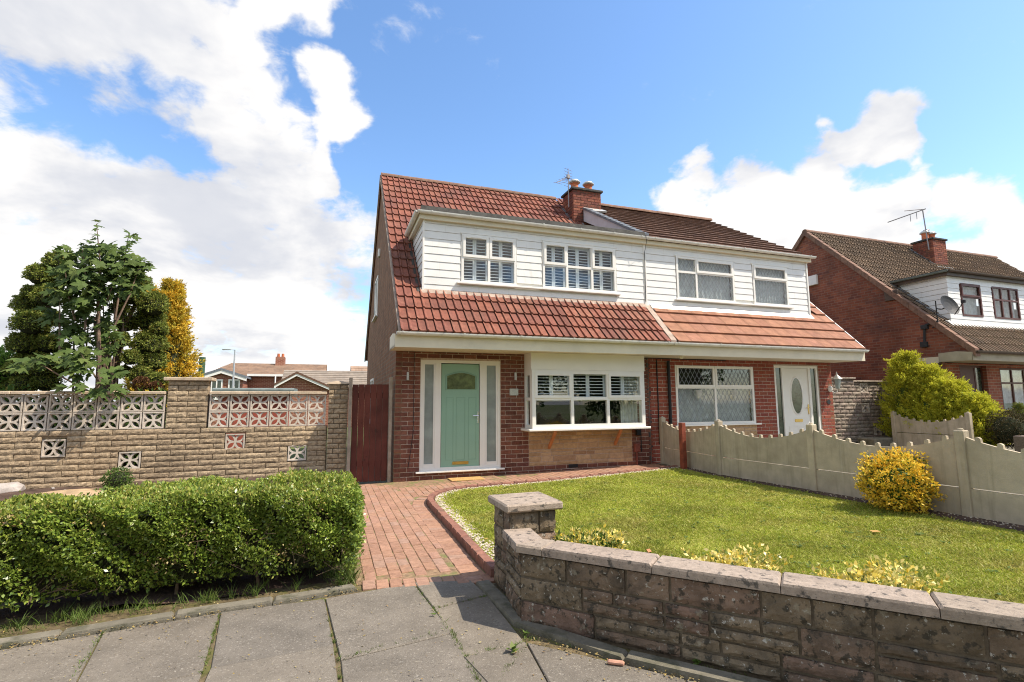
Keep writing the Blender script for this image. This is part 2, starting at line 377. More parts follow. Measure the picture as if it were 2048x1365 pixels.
PAVK = mat('paver_kerb', [(.25,.115,.085),(.28,.135,.095),(.22,.105,.08)], nscale=16, namt=.25, bump=.5, bscale=150, stains=[((.12,.10,.07), 5, .55, .72, .5)])
TILR = mat('roof_tile_red', [(.20,.072,.047),(.245,.09,.058),(.22,.08,.057),(.17,.064,.046),(.275,.112,.072)], rough=.75, nscale=9, namt=.25, bump=.35, bscale=130, stains=[((.42,.22,.15), 3.2, .58, .78, .5), ((.09,.055,.045), 1.4, .52, .72, .5), ((.10,.09,.05), 14, .64, .72, .5), ((.10,.06,.045), (9,1.2,1.2), .58, .72, .4)])
TILB = mat('roof_tile_brown', [(.125,.068,.047),(.15,.083,.056),(.11,.062,.045)], nscale=9, namt=.25, bump=.35, bscale=130, stains=[((.22,.15,.10), 2, .55, .75, .4)])
TILO = mat('roof_tile_orange', [(.30,.145,.088),(.325,.16,.098),(.285,.135,.084),(.31,.15,.098)], nscale=6, namt=.22, bump=.35, bscale=130, stains=[((.24,.12,.085), 2, .52, .7, .6), ((.52,.30,.20), 4, .62, .75, .5)])
TILG = mat('roof_tile_weathered', [(.18,.125,.085),(.215,.15,.10),(.16,.115,.08)], nscale=4, namt=.3, bump=.35, bscale=130, stains=[((.13,.10,.075), 1.5, .5, .7, .5)])
RIDG = mat('ridge_tile', [(.19,.11,.078),(.225,.13,.09),(.17,.10,.075)], nscale=9, namt=.3, bump=.4, stains=[((.16,.14,.10), 6, .55, .7, .6)])
VERG = mat('verge_mortar', [(.40,.31,.25)], nscale=9, namt=.25, bump=.5, stains=[((.2,.17,.13), 6, .55, .7, .5)])
LEAD = mat('lead_flashing', [(.22,.235,.25)], rough=.55, nscale=7, namt=.35, bump=.3, bscale=20)
FELT = mat('roof_felt', [(.06,.058,.052)], nscale=7, namt=.4, bump=.6, bscale=60, stains=[((.17,.16,.13), 8, .58, .72, .5)])
SLAT = mat('grey_slate', [(.13,.145,.165),(.17,.185,.205)], rough=.6, nscale=7, namt=.25)
PVC = mat('white_upvc', [(.80,.775,.72)], rough=.35, nscale=3, namt=.03, bump=0, spec=.5)
BOARD = mat('white_cladding', [(.78,.765,.73),(.80,.785,.75),(.79,.775,.74)], rough=.45, nscale=2.5, namt=.05, bump=.06, bscale=30, spec=.4, stains=[((.62,.60,.54), 2.2, .56, .8, .3), ((.50,.47,.40), (14,14,1.2), .60, .74, .3)])
CREAM = mat('cream_fascia', [(.70,.63,.48)], rough=.55, nscale=2, namt=.08, bump=.1, bscale=20, stains=[((.5,.45,.34), 3, .58, .75, .3)])
GUT = mat('gutter_plastic', [(.72,.71,.66)], rough=.5, nscale=5, namt=.12, bump=.1, stains=[((.42,.38,.3), 7, .55, .72, .45)])
GUTB = mat('gutter_brown', [(.09,.065,.05)], rough=.5, nscale=5, namt=.2, bump=.1)
MINT = mat('mint_paint', [(.255,.42,.315)], rough=.45, nscale=2, namt=.04, bump=.12, bscale=35, spec=.4)
MINTD = mat('mint_groove', [(.215,.36,.27)], rough=.5, nscale=2, namt=.04, bump=0)
FROST = mat('frosted_glass', [(.25,.285,.27)], rough=.28, nscale=3, namt=.25, bump=.15, bscale=200, spec=.6)
STAINED = mat('leaded_glass', [(.10,.13,.05)], rough=.2, nscale=12, namt=.6, bump=.2, bscale=30, spec=.6)
DGLASS = mat('dark_patterned_glass', [(.035,.05,.035)], rough=.12, nscale=9, namt=.7, bump=.1, bscale=40, spec=.7)
GLASS = glass('window_glass')
LEADS = mat('lead_came', [(.30,.32,.34)], rough=.5, nscale=5, namt=.05, bump=0)
NET = mat('net_curtain', [(.62,.66,.68)], nscale=9, namt=.25, bump=.3, bscale=40, transl=.3)
CURT = mat('curtain', [(.5,.5,.46)], nscale=9, namt=.2, bump=.3, bscale=12)
SHUT = mat('shutter_white', [(.74,.76,.78)], rough=.5, nscale=5, namt=.03, bump=0)
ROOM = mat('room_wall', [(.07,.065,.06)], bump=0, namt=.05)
CHROME = mat('chrome', [(.7,.7,.7)], rough=.25, metallic=1, bump=0, namt=0)
BRASS = mat('brass', [(.65,.44,.14)], rough=.3, metallic=.9, bump=0, namt=.1)
BLACK = mat('black_plastic', [(.018,.018,.02)], rough=.5, bump=0, namt=.1)
ALU = mat('aerial_alloy', [(.30,.28,.28)], rough=.5, metallic=.5, bump=0, namt=.1)
GREYD = mat('dish_grey', [(.035,.036,.038)], rough=.6, bump=0, namt=.15)
PLAQ = mat('plaque_slate', [(.52,.55,.52)], rough=.4, nscale=70, namt=.25, bump=.2)
POT = mat('terracotta_pot', [(.47,.15,.07)], nscale=8, namt=.25, bump=.3)
COWL = mat('cowl_metal', [(.55,.55,.52)], rough=.45, metallic=.4, nscale=8, namt=.25, bump=.1)
TIMB = mat('orange_timber', [(.45,.18,.07)], rough=.6, nscale=8, namt=.2, bump=.2)
GATE = mat('red_stained_timber', [(.105,.030,.021),(.13,.037,.025),(.09,.026,.019)], rough=.7, nscale=3, namt=.3, bump=.4, bscale=45, stains=[((.03,.015,.012), 7, .6, .72, .7)])
POSTW = mat('bare_timber', [(.33,.27,.21)], nscale=7, namt=.3, bump=.5, bscale=50)
REDP = mat('red_post_timber', [(.22,.055,.03)], rough=.7, nscale=7, namt=.35, bump=.4, bscale=50)
MAT_ = mat('coir', [(.50,.31,.12)], rough=1, nscale=40, namt=.25, bump=.8, bscale=300)
SOIL = mat('soil', [(.085,.055,.042)], rough=1, nscale=6, namt=.5, bump=1., bscale=40)
SAND = mat('bed_sand', [(.42,.30,.18)], rough=1, nscale=6, namt=.3, bump=1., bscale=40)
LAWN = mat('lawn_turf', [(.27,.28,.05)], rough=1, nscale=1.1, namt=.3, bump=1., bscale=140, stains=[((.19,.17,.05), 2.6, .55, .75, .6), ((.16,.10,.05), 5, .66, .76, .5)])
GRAS = mat('grass_blade', [(.325,.385,.040),(.37,.41,.052),(.275,.35,.036),(.44,.42,.095),(.40,.375,.088)], rough=.55, nscale=1.6, namt=.28, bump=0, transl=.35, spec=.3, stains=[((.46,.36,.13), 1.3, .50, .70, .55), ((.30,.17,.08), 5., .64, .72, .6), ((.20,.27,.035), 2.2, .56, .70, .6)])
WEED = mat('weed_leaf', [(.09,.15,.03),(.13,.20,.04),(.18,.22,.06)], rough=.5, bump=0, transl=.3)
GRAV = mat('gravel_stone', [(.44,.38,.28),(.52,.46,.36),(.33,.28,.21),(.40,.30,.21)], nscale=30, namt=.2, bump=.3)
HEDG = mat('hedge_leaf', [(.115,.185,.026),(.17,.25,.035),(.26,.33,.05),(.135,.21,.033),(.34,.385,.066)], rough=.33, nscale=3, namt=.3, bump=0, transl=.28, spec=.5)
HEDT = mat('hedge_tip_leaf', [(.32,.37,.06),(.39,.40,.08),(.28,.35,.055),(.46,.36,.12)], rough=.36, nscale=3, namt=.25, bump=0, transl=.3, spec=.45)
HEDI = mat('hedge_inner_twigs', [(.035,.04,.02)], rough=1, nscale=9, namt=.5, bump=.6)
TWIG = mat('twig', [(.16,.11,.07)], nscale=14, namt=.3, bump=.3)
BARK = mat('bark', [(.16,.105,.075),(.20,.14,.10)], nscale=9, namt=.45, bump=1., bscale=35)
SYCA = mat('sycamore_leaf', [(.085,.128,.032),(.11,.16,.038),(.065,.105,.028),(.14,.18,.046)], rough=.6, nscale=4, namt=.22, bump=.1, bscale=60, transl=.3, spec=.18, stains=[((.22,.19,.05), 6, .66, .76, .5)])
CONI = mat('cloud_conifer', [(.14,.19,.04),(.20,.25,.048),(.26,.29,.058),(.165,.21,.042),(.33,.28,.07)], rough=.7, nscale=3, namt=.3, bump=0, transl=.3)
CONR = mat('browned_conifer', [(.15,.07,.035),(.20,.10,.05)], rough=.8, bump=0, transl=.15)
GOLD = mat('golden_conifer', [(.74,.47,.05),(.82,.56,.07),(.60,.44,.05),(.46,.40,.055),(.78,.50,.06)], rough=.7, nscale=2.5, namt=.3, bump=0, transl=.25)
LIME = mat('lime_conifer', [(.50,.50,.045),(.60,.58,.05),(.36,.41,.04),(.66,.60,.06)], rough=.7, nscale=2.5, namt=.3, bump=0, transl=.4)
YELB = mat('yellow_shrub_leaf', [(.92,.62,.06),(.95,.68,.10),(.86,.54,.045),(.58,.52,.06),(.93,.56,.06)], rough=.5, nscale=4, namt=.25, bump=0, transl=.3)
GRNB = mat('shrub_green_leaf', [(.07,.13,.025),(.11,.18,.035)], rough=.5, nscale=4, namt=.25, bump=0, transl=.3)
VARI = mat('variegated_leaf', [(.88,.68,.14),(.90,.78,.34),(.80,.60,.08),(.55,.50,.12),(.14,.21,.06)], rough=.4, nscale=9, namt=.2, bump=0, transl=.25, spec=.45)
DARKB = mat('dark_bush_leaf', [(.06,.045,.02),(.09,.065,.025),(.045,.05,.018),(.12,.085,.03)], rough=.7, nscale=5, namt=.35, bump=0, transl=.15)
LAUR = mat('laurel_leaf', [(.14,.26,.04),(.20,.33,.06)], rough=.4, nscale=4, namt=.25, bump=0, transl=.3)
ROCK = mat('white_rock', [(.36,.32,.29)], nscale=8, namt=.25, bump=.8, bscale=30)
LITT = mat('litter', [(.22,.13,.06),(.36,.27,.08),(.14,.09,.05),(.38,.32,.15),(.12,.09,.06)], bump=.2, namt=.2)
DEAD = mat('dead_leaf', [(.45,.20,.09),(.38,.17,.08),(.5,.32,.10)], bump=.2, namt=.2)
ASPH = mat('asphalt', [(.055,.055,.056)], nscale=30, namt=.3, bump=.6, bscale=200)
FARG = mat('far_ground', [(.10,.13,.04)], rough=1, nscale=.6, namt=.4, bump=.5, bscale=10, stains=[((.2,.18,.15), .15, .5, .6, .7)])
POLE = mat('galvanised_pole', [(.42,.44,.46)], rough=.5, metallic=.3, bump=0, namt=.1)
GPOLE = mat('green_pole', [(.045,.10,.055)], rough=.6, bump=.1, namt=.2)
BROWNW = mat('brown_window_frame', [(.10,.035,.025)], rough=.45, bump=0, namt=.1)
GREYGR = mat('grey_green_shed_roof', [(.16,.19,.18)], rough=.8, nscale=4, namt=.25, bump=.3)
REDF = mat('red_far_fence', [(.30,.07,.05),(.35,.09,.06)], nscale=4, namt=.2, bump=.2)

def tilt(x): return .017*min(max(x, 0.), 16.)     # the plot rises gently to the right

# ------------------------------------------------------------------ ground, road, pavement
def sheet(name, pts, m, zf=None, parent=None, kind='structure'):
    mb = MB(); mb.face([(x, y, zf(x, y) if callable(zf) else zf) for x, y in pts])
    o = mb.build(name, m, parent, fix=False)
    if kind: o['kind'] = kind
    return o
sheet('ground', [(-300,-300),(300,-300),(300,300),(-300,300)], FARG, -.09)
sheet('road', [(-200,-17.5),(200,-17.5),(200,-10.75),(-200,-10.75)], ASPH, -.075)
pavement = sheet('pavement', [(-30,-10.6),(30,-10.6),(30,-9.0),(2.6,-9.0),(.35,-6.3),(.35,-5.2),(-.8,-5.0),(-30,-5.0)], JOINT, -.014)
def slab(poly, gap=.0045, th=.05, dz=None):
    c = sum((Vector(p) for p in poly), Vector((0, 0)))/len(poly); dz = random.uniform(-.004, .003) if dz is None else dz
    pp = []
    n = len(poly)
    for i in range(n):   # inset by moving every edge inwards
        a, b, d = Vector(poly[i-1]), Vector(poly[i]), Vector(poly[(i+1) % n])
        e1 = (b-a).normalized(); e2 = (d-b).normalized(); n1 = Vector((-e1.y, e1.x)); n2 = Vector((-e2.y, e2.x))
        if n1.dot(c-b) < 0: n1 = -n1
        if n2.dot(c-b) < 0: n2 = -n2
        k = n1+n2; k = k/max(.3, k.dot(n1)); pp.append(b+k*gap*random.uniform(.6, 1.3))
    mb = MB(); ins = [p+(c-p).normalized()*.007 for p in pp]
    tx, ty = random.uniform(-.002, .002), random.uniform(-.002, .002)
    zt = lambda p: dz+(p.x-c.x)*tx+(p.y-c.y)*ty
    lo = [(p.x, p.y, -th) for p in pp]; mi = [(p.x, p.y, zt(p)-.006) for p in pp]; hi = [(p.x, p.y, zt(p)) for p in ins]
    mb.add(lo+mi+hi, [(i, (i+1) % n, n+(i+1) % n, n+i) for i in range(n)]+[(n+i, n+(i+1) % n, 2*n+(i+1) % n, 2*n+i) for i in range(n)]+[tuple(range(2*n, 3*n))])
    return mb.build('paving_slab', SLAB, pavement)
def P2(u, v): q = gz(u, v); return (q.x, q.y)
for poly in ([(650,1196),(828,1165),(905,1265),(680,1320)], [(828,1165),(943,1160),(975,1190),(868,1217)], [(868,1217),(975,1190),(1051,1283),(925,1313)],
             [(440,1224),(650,1196),(668,1290),(420,1337)], [(205,1265),(440,1224),(405,1345),(130,1405)], [(-120,1318),(205,1265),(130,1405),(-260,1480)]):
    slab([P2(*q) for q in poly])
a_, b_, d_ = P2(925,1313), P2(1051,1283), P2(905,1265); q4 = P2(420,1337); q3 = P2(668,1290); q7 = P2(680,1320)
slab([a_, b_, (-.02,-7.02), (-.24,-7.3)])
wq_ = P2(1369,1356); slab([b_, wq_, (.45,-7.65), (-.02,-7.02)]); slab([wq_, (1.30,-7.92), (1.0,-8.35), (.45,-7.65)])
slab([(-.02,-7.02), (.45,-7.65), (.2,-8.2), (-.24,-7.3)])
slab([q7, d_, (-.24,-7.3), (-.98,-7.3)]); slab([q4, q3, (-.98,-7.3), (-1.66,-7.3)])
p9 = P2(405,1345); p10 = P2(130,1405)
slab([p10, p9, (-1.66,-7.3), (-2.33,-7.3)]); slab([P2(-260,1480), p10, (-2.33,-7.3), (-3.0,-7.3)])
for r in range(3):
    for c in range(-8, 2):
        x0 = -.24+c*.68; y1 = -7.3-r*1.0-(.0 if c % 2 else .0)
        if x0+.68 > .5-.2*r and r == 0: continue
        slab([(x0, y1-1.0), (x0+.68, y1-1.0), (x0+.68, y1), (x0, y1)])
for i in range(7): slab([(-3.1-.75*(i+1), -6.3), (-3.1-.75*i, -6.3), (-3.1-.75*i, -5.5), (-3.1-.75*(i+1), -5.5)])
for i in range(7): slab([(-3.1-.75*(i+1), -7.3), (-3.1-.75*i, -7.3), (-3.1-.75*i, -6.3), (-3.1-.75*(i+1), -6.3)])
mb = MB()
for i in range(30): mb.cham(-14+i*.92, -14+i*.92+.91, -10.75, -10.6, -.1, .01, .012)
tag(mb.build('kerb', KERB), kind='structure')

def strip_blocks(name, pts, w, h, seg, m, parent, zf=lambda x, y: 0., gap=.006, side=1, bev=.01, zlow=-.05):
    """edging blocks along a polyline, lying on its left (side=1) side"""
    P = [Vector(p) for p in pts]; d = [0.]
    for a, b in zip(P, P[1:]): d.append(d[-1]+(b-a).length)
    def at(s):
        s = max(0, min(s, d[-1]-1e-6))
        for i in range(len(P)-1):
            if s <= d[i+1]: break
        t = (P[i+1]-P[i]).normalized(); return P[i]+t*(s-d[i]), t
    n = max(1, round(d[-1]/seg)); L = d[-1]/n; out = []
    for k in range(n):
        a, ta = at(k*L+gap/2); b, tb = at((k+1)*L-gap/2); na = Vector((-ta.y, ta.x))*side*w; nb = Vector((-tb.y, tb.x))*side*w
        z = zf((a.x+b.x)/2, (a.y+b.y)/2)+random.uniform(-.003, .003); mb = MB()
        lo = [a, b, b+nb, a+na]; c = sum(lo, Vector((0, 0)))/4
        hi = [p+(c-p).normalized()*bev for p in lo]
        mb.add([(p.x, p.y, z+zlow) for p in lo]+[(p.x, p.y, z+h-bev) for p in lo]+[(p.x, p.y, z+h) for p in hi],
               [(i, (i+1) % 4, 4+(i+1) % 4, 4+i) for i in range(4)]+[(4+i, 4+(i+1) % 4, 8+(i+1) % 4, 8+i) for i in range(4)]+[(8, 9, 10, 11)])
        out.append(mb.build(name, m, parent))
    return out
# edging along the hedge foot and the wall foot
hed = [P2(-160,1321), P2(0,1295), P2(200,1264), P2(430,1224), P2(640,1196), P2(716,1180)]
strip_blocks('edging_stone', hed, .10, .022, .62, KERB, pavement, side=1, bev=.016)
wa_, wb2_ = Vector(P2(1055,1279)), Vector(P2(1369,1354))
wf = [P2(952,1168), tuple(wa_), tuple(wb2_), tuple(wb2_+(wb2_-wa_)*3.2)]
strip_blocks('edging_stone', wf, .10, .024, .75, KERB, pavement, side=1, bev=.014)

# ------------------------------------------------------------------ block-paved path
KB = [(.165,-5.40),(.17,-4.6),(.19,-3.7),(.2,-2.7),(.215,-2.2),(.28,-1.9),(.42,-1.64),(.68,-1.42),(1.0,-1.32),(1.4,-1.31),(1.7,-1.31),(2.3,-1.30),(3.5,-1.14),(4.6,-.98),(5.36,-.86)]
path_poly = [(-.86,-5.16)]+KB+[(5.5,-.8),(5.5,.02),(-.86,.02)]
zt = lambda x, y: tilt(x)
path = sheet('path', path_poly, PAVJ, lambda x, y: tilt(x)-.008)
def inside(x, y, poly):
    c = False; n = len(poly)
    for i in range(n):
        x0, y0 = poly[i]; x1, y1 = poly[i-1]
        if (y0 > y) != (y1 > y) and x < (x1-x0)*(y-y0)/(y1-y0)+x0: c = not c
    return c
def dist_line(x, y, pl):
    best = 9; p = Vector((x, y))
    for a, b in zip(pl, pl[1:]):
        a = Vector(a); b = Vector(b); t = max(0, min(1, (p-a).dot(b-a)/(b-a).length_squared)); best = min(best, (p-a-(b-a)*t).length)
    return best
pv = []
W_, L_ = .1015, .203
nx = int(6.4/W_)
for i in range(nx):
    x = -.80+W_*(i+.5)
    for j in range(28):
        y = -5.32+L_*(j+.5)+(L_/2 if i % 2 else 0)
        if y > .02-.04: continue
        if i == 0: pass
        if not inside(x, y, path_poly) or dist_line(x, y, KB) < .215 or y < -5.06: continue
        pv.append((x, y, 0., W_, L_))
P = [Vector(p) for p in KB]; s_tot = sum((b-a).length for a, b in zip(P, P[1:]))
acc = 0; nxt = .05
for a, b in zip(P, P[1:]):
    l = (b-a).length; t = (b-a)/l
    while nxt <= acc+l:
        q = a+t*(nxt-acc); nn = Vector((-t.y, t.x)); c = q+nn*.108; pv.append((c.x, c.y, math.atan2(t.y, t.x), W_, L_)); nxt += W_
    acc += l
for k in range(10): pv.append((-.80+W_*(k+.5)-.02, -5.20-.020*k, -.04, W_, L_))
pv.sort(key=lambda t: (t[0]-CPOS.x)**2+(t[1]-CPOS.y)**2)
pm = [raw_mesh('brick', *chamfer(W_/2-.0018, L_/2-.0045, .03, .004), PAV)]
for k in range(3):
    vs, fs = chamfer(W_/2-.0018-.0005*k, L_/2-.005, .03, .005); r = random.Random(k)
    pm.append(raw_mesh('brick', [(x+r.uniform(-.002, .002), y+r.uniform(-.002, .002), z) for x, y, z in vs], fs, PAV))
for x, y, a, w, l in pv[:300]:
    o = bpy.data.objects.new('brick', random.choice(pm)); o.rotation_euler = (random.uniform(-.008, .008), random.uniform(-.012, .012), a+random.uniform(-.012, .012))
    place(o, path, (x, y, tilt(x)-.03+random.uniform(-.0025, .0025)))
mb = MB(); cv, cf = chamfer(W_/2-.0018, L_/2-.0045, .03, .004)
for x, y, a, w, l in pv[300:]:
    mb.cur = random.random(); ca, sa = math.cos(a), math.sin(a); z = tilt(x)-.03+random.uniform(-.002, .002)
    mb.add([(x+p[0]*ca-p[1]*sa, y+p[0]*sa+p[1]*ca, z+p[2]) for p in cv], cf)
mb.build('brickwork', PAV, path, kind='stuff')
strip_blocks('kerb_stone', KB, .085, .075, .21, PAVK, path, zf=zt, side=-1, bev=.014)

# ------------------------------------------------------------------ lawn, gravel, bed
KO = [(.27,-5.5),(.27,-4.6),(.29,-3.7),(.3,-2.75),(.315,-2.28),(.37,-2.0),(.50,-1.75),(.72,-1.54),(1.0,-1.43),(1.4,-1.41),(2.3,-1.40),(3.5,-1.24),(4.6,-1.08),(5.36,-.96)]
WDIR = Vector((.66,-.751)).normalized(); BEND = Vector((.10,-6.27))
wp = lambda s, o: BEND+WDIR*s+Vector((-WDIR.y, WDIR.x))*o
lawn_poly = [tuple(wp(.1, .2)), tuple(wp(6, .2)), (5.75,-10.8), (5.62,-9.0), (5.5,-5.6), (5.34,-2.1), (5.5,-.9)]+KO[::-1]
zl = lambda x, y: .045+tilt(x)
lawn = sheet('lawn', lawn_poly, LAWN, zl)
sheet('driveway', [(5.5,-10.6),(40,-10.6),(40,.0),(5.5,.0)], KERB, lambda x, y: .01+tilt(x) if x < 16 else .01+tilt(16))
bedp = [(-30,-5.1),(-.86,-5.1),(-.86,-2.5),(-.86,.1),(-.86,.35),(-30,.35)]
mb = MB(); nx_, ny_ = 60, 24
bz = lambda x, y: -.01+.19*min(1, max(0, (y+4.6)/4.4))+.025*math.sin(x*3.1+y*2)+.02*math.sin(x*7.3-y*5.1)
bedz = lambda x, y: bz(x, y)*min(1, max(0, (-.86-x)/.5)) - .03*(1-min(1, max(0, (-.86-x)/.5)))
grid = [[(-14+13.14*i/nx_, -5.1+5.4*j/ny_) for i in range(nx_+1)] for j in range(ny_+1)]
mb.add([(x, y, bedz(x, y)) for row in grid for x, y in row], [(j*(nx_+1)+i, j*(nx_+1)+i+1, (j+1)*(nx_+1)+i+1, (j+1)*(nx_+1)+i) for j in range(ny_) for i in range(nx_)])
tag(mb.build('flower_bed', SOIL, smooth=True, fix=False), kind='structure')
mb = MB()
sp = [gz(140,985,.17), gz(190,972,.17), gz(215,958,.17), gz(205,952,.18), gz(130,962,.18), gz(85,980,.17)]
mb.lathe((-4.55,-.55,.10), [(.75,.0),(.62,.05),(.4,.085),(.1,.1)], 14); tag(mb.build('sand_heap', SAND, smooth=True), 'low heap of pale sandy soil in the bed behind the hedge', 'sand')
r_ = random.Random(4)
def rock(c, s, m, name, label=None, parent=None, cat='stone', flat=.6):
    bm = bmesh.new(); bmesh.ops.create_icosphere(bm, subdivisions=2, radius=1)
    for v in bm.verts: v.co = Vector((v.co.x*s, v.co.y*s*.8, v.co.z*s*flat))*r_.uniform(.82, 1.12)
    me = bpy.data.meshes.new(name); bm.to_mesh(me); bm.free(); me.materials.append(m)
    o = place(bpy.data.objects.new(name, me), parent, c); o.rotation_euler.z = r_.uniform(0, 6)
    if label: tag(o, label, cat)
    return o
q = gz(15,985,.2); rock((q.x, q.y, .22), .2, ROCK, 'boulder', 'pale boulder on the soil at the left end of the hedge', cat='boulder')
for k, (u, v) in enumerate([(107,968),(132,966),(158,971),(147,975)]):
    q = gy(u, v, -.05-.12*k); rock((q.x, q.y, max(.17, bedz(q.x, q.y)+.01)), .03, ROCK, 'pebble', ['small white pebble on the soil, leftmost below the block wall', 'largest white pebble on the soil below the block wall', 'white pebble on the soil nearest the sand heap', 'white pebble lying in front of the other bed pebbles'][k], cat='pebble')

def scatter_mesh(name, cos, faces_per, nverts, m, parent=None, rnd=None, smooth=False, origin=(0, 0, 0)):
    """cos: (n, nverts, 3) world coords; faces_per: list of index tuples of equal length"""
    n = len(cos); cos = np.asarray(cos, dtype=np.float64)-np.array(origin)
    fl = len(faces_per[0]); F = np.array(faces_per)
    idx = (np.arange(n)[:, None, None]*nverts+F[None]).reshape(-1)
    me = bpy.data.meshes.new(name); nf = n*len(faces_per)
    me.vertices.add(n*nverts); me.vertices.foreach_set('co', cos.reshape(-1).astype(np.float32))
    me.loops.add(nf*fl); me.loops.foreach_set('vertex_index', idx.astype(np.int32))
    me.polygons.add(nf); me.polygons.foreach_set('loop_start', np.arange(0, nf*fl, fl, dtype=np.int32))
    me.update(calc_edges=True)
    rnd = rng.random(n) if rnd is None else rnd
    at = me.attributes.new('rnd', 'FLOAT', 'FACE'); at.data.foreach_set('value', np.repeat(rnd, len(faces_per)).astype(np.float32))
    if smooth: me.polygons.foreach_set('use_smooth', [True]*nf)
    me.materials.append(m)
    return place(bpy.data.objects.new(name, me), parent, origin)
def unit(a): return a/np.maximum(1e-9, np.linalg.norm(a, axis=-1, keepdims=True))
def leaf_cos(P, T, Nn, size, asp, fold=.18):
    """4-vertex folded leaves: base P, along T, facing Nn"""
    T = unit(T); B = unit(np.cross(T, Nn)); Nn = unit(np.cross(B, T)); s = np.asarray(size)[:, None]
    mid = P+T*s*.45
    return np.stack([P, mid+B*s*asp/2+Nn*s*fold*.5, P+T*s, mid-B*s*asp/2+Nn*s*fold*.5], 1)
QUAD = [(0, 1, 2, 3)]
# gravel strip between kerb and lawn
pts = []
KOv = [Vector(p) for p in KO]
while len(pts) < 1700:
    i = rng.integers(0, len(KO)-1); a, b = KOv[i], KOv[i+1]; l = (b-a).length
    if rng.random() > l/1.3: continue
    t = (b-a)/l; q = a+t*(rng.random()*l)+Vector((t.y, -t.x))*abs(rng.normal(0, .075)); pts.append((q.x, q.y))
for k in range(900):
    y = rng.uniform(-9, -.6); x = 5.40+.1*(-y/6)-abs(rng.normal(0, .12))
    if rng.random() < .5: pts.append((x, y))
pts = np.array(pts); n = len(pts)
ico = np.array([(0,0,1),(.9,0,.1),(.3,.85,.1),(-.75,.5,.1),(-.75,-.5,.1),(.3,-.85,.1)])
sz = rng.uniform(.007, .017, n); ang = rng.uniform(0, 6.28, n); ca, sa = np.cos(ang), np.sin(ang)
loc = ico[None]*sz[:, None, None]*rng.uniform(.7, 1.2, (n, 6, 3)); loc[..., 2] *= .8
R = np.stack([loc[..., 0]*ca[:, None]-loc[..., 1]*sa[:, None], loc[..., 0]*sa[:, None]+loc[..., 1]*ca[:, None], loc[..., 2]], -1)
base = np.stack([pts[:, 0], pts[:, 1], np.array([zl(x, y)+.004 for x, y in pts])], -1)
tag(scatter_mesh('gravel', R+base[:, None], [(0,1,2),(0,2,3),(0,3,4),(0,4,5),(0,5,1)], 6, GRAV), 'pale gravel scattered along the edges of the lawn', 'gravel', kind='stuff')

sheet('soil_strip', [(5.34,-1.0),(5.16,-2.2),(5.2,-4.0),(5.22,-5.8),(5.32,-7.6),(5.42,-9.6),(5.75,-9.6),(5.5,-5.7),(5.36,-2.1),(5.5,-.95)], SOIL, lambda x, y: zl(x, y)+.004)
def litter():
    P = []
    for _ in range(1100):
        u = rng.uniform(-60, 720); v = 1296-(1296-1178)*max(u, 0)/715+rng.normal(0, 6)-2; q = gz(u, v, .0); P.append((q.x, q.y, .004+rng.random()*.008))
    for _ in range(500):
        y = rng.uniform(-8, -1); P.append((5.33+.035*(-y-3)+rng.normal(0, .07), y, zl(5.3, y)+.01))
    for _ in range(260):
        t = rng.random(); q = Vector(wf[1]).lerp(Vector(wf[2]), t*1.3); P.append((q.x+rng.normal(0, .03), q.y+rng.normal(0, .03)-.01, .005))
    for _ in range(420):
        q = gz(rng.uniform(0, 1500), rng.uniform(1190, 1365)); P.append((q.x, q.y, .004))
    P = np.array(P); n = len(P); T = np.stack([rng.normal(size=n), rng.normal(size=n), rng.normal(size=n)*.25], -1)
    tag(scatter_mesh('leaf_litter', leaf_cos(P, T, np.tile([0, 0, 1.], (n, 1))+rng.normal(size=(n, 3))*.3, rng.uniform(.005, .02, n), .6, .2), QUAD, 4, LITT), 'small dead leaves and crumbs along the edgings', 'leaf litter', kind='stuff')
litter()
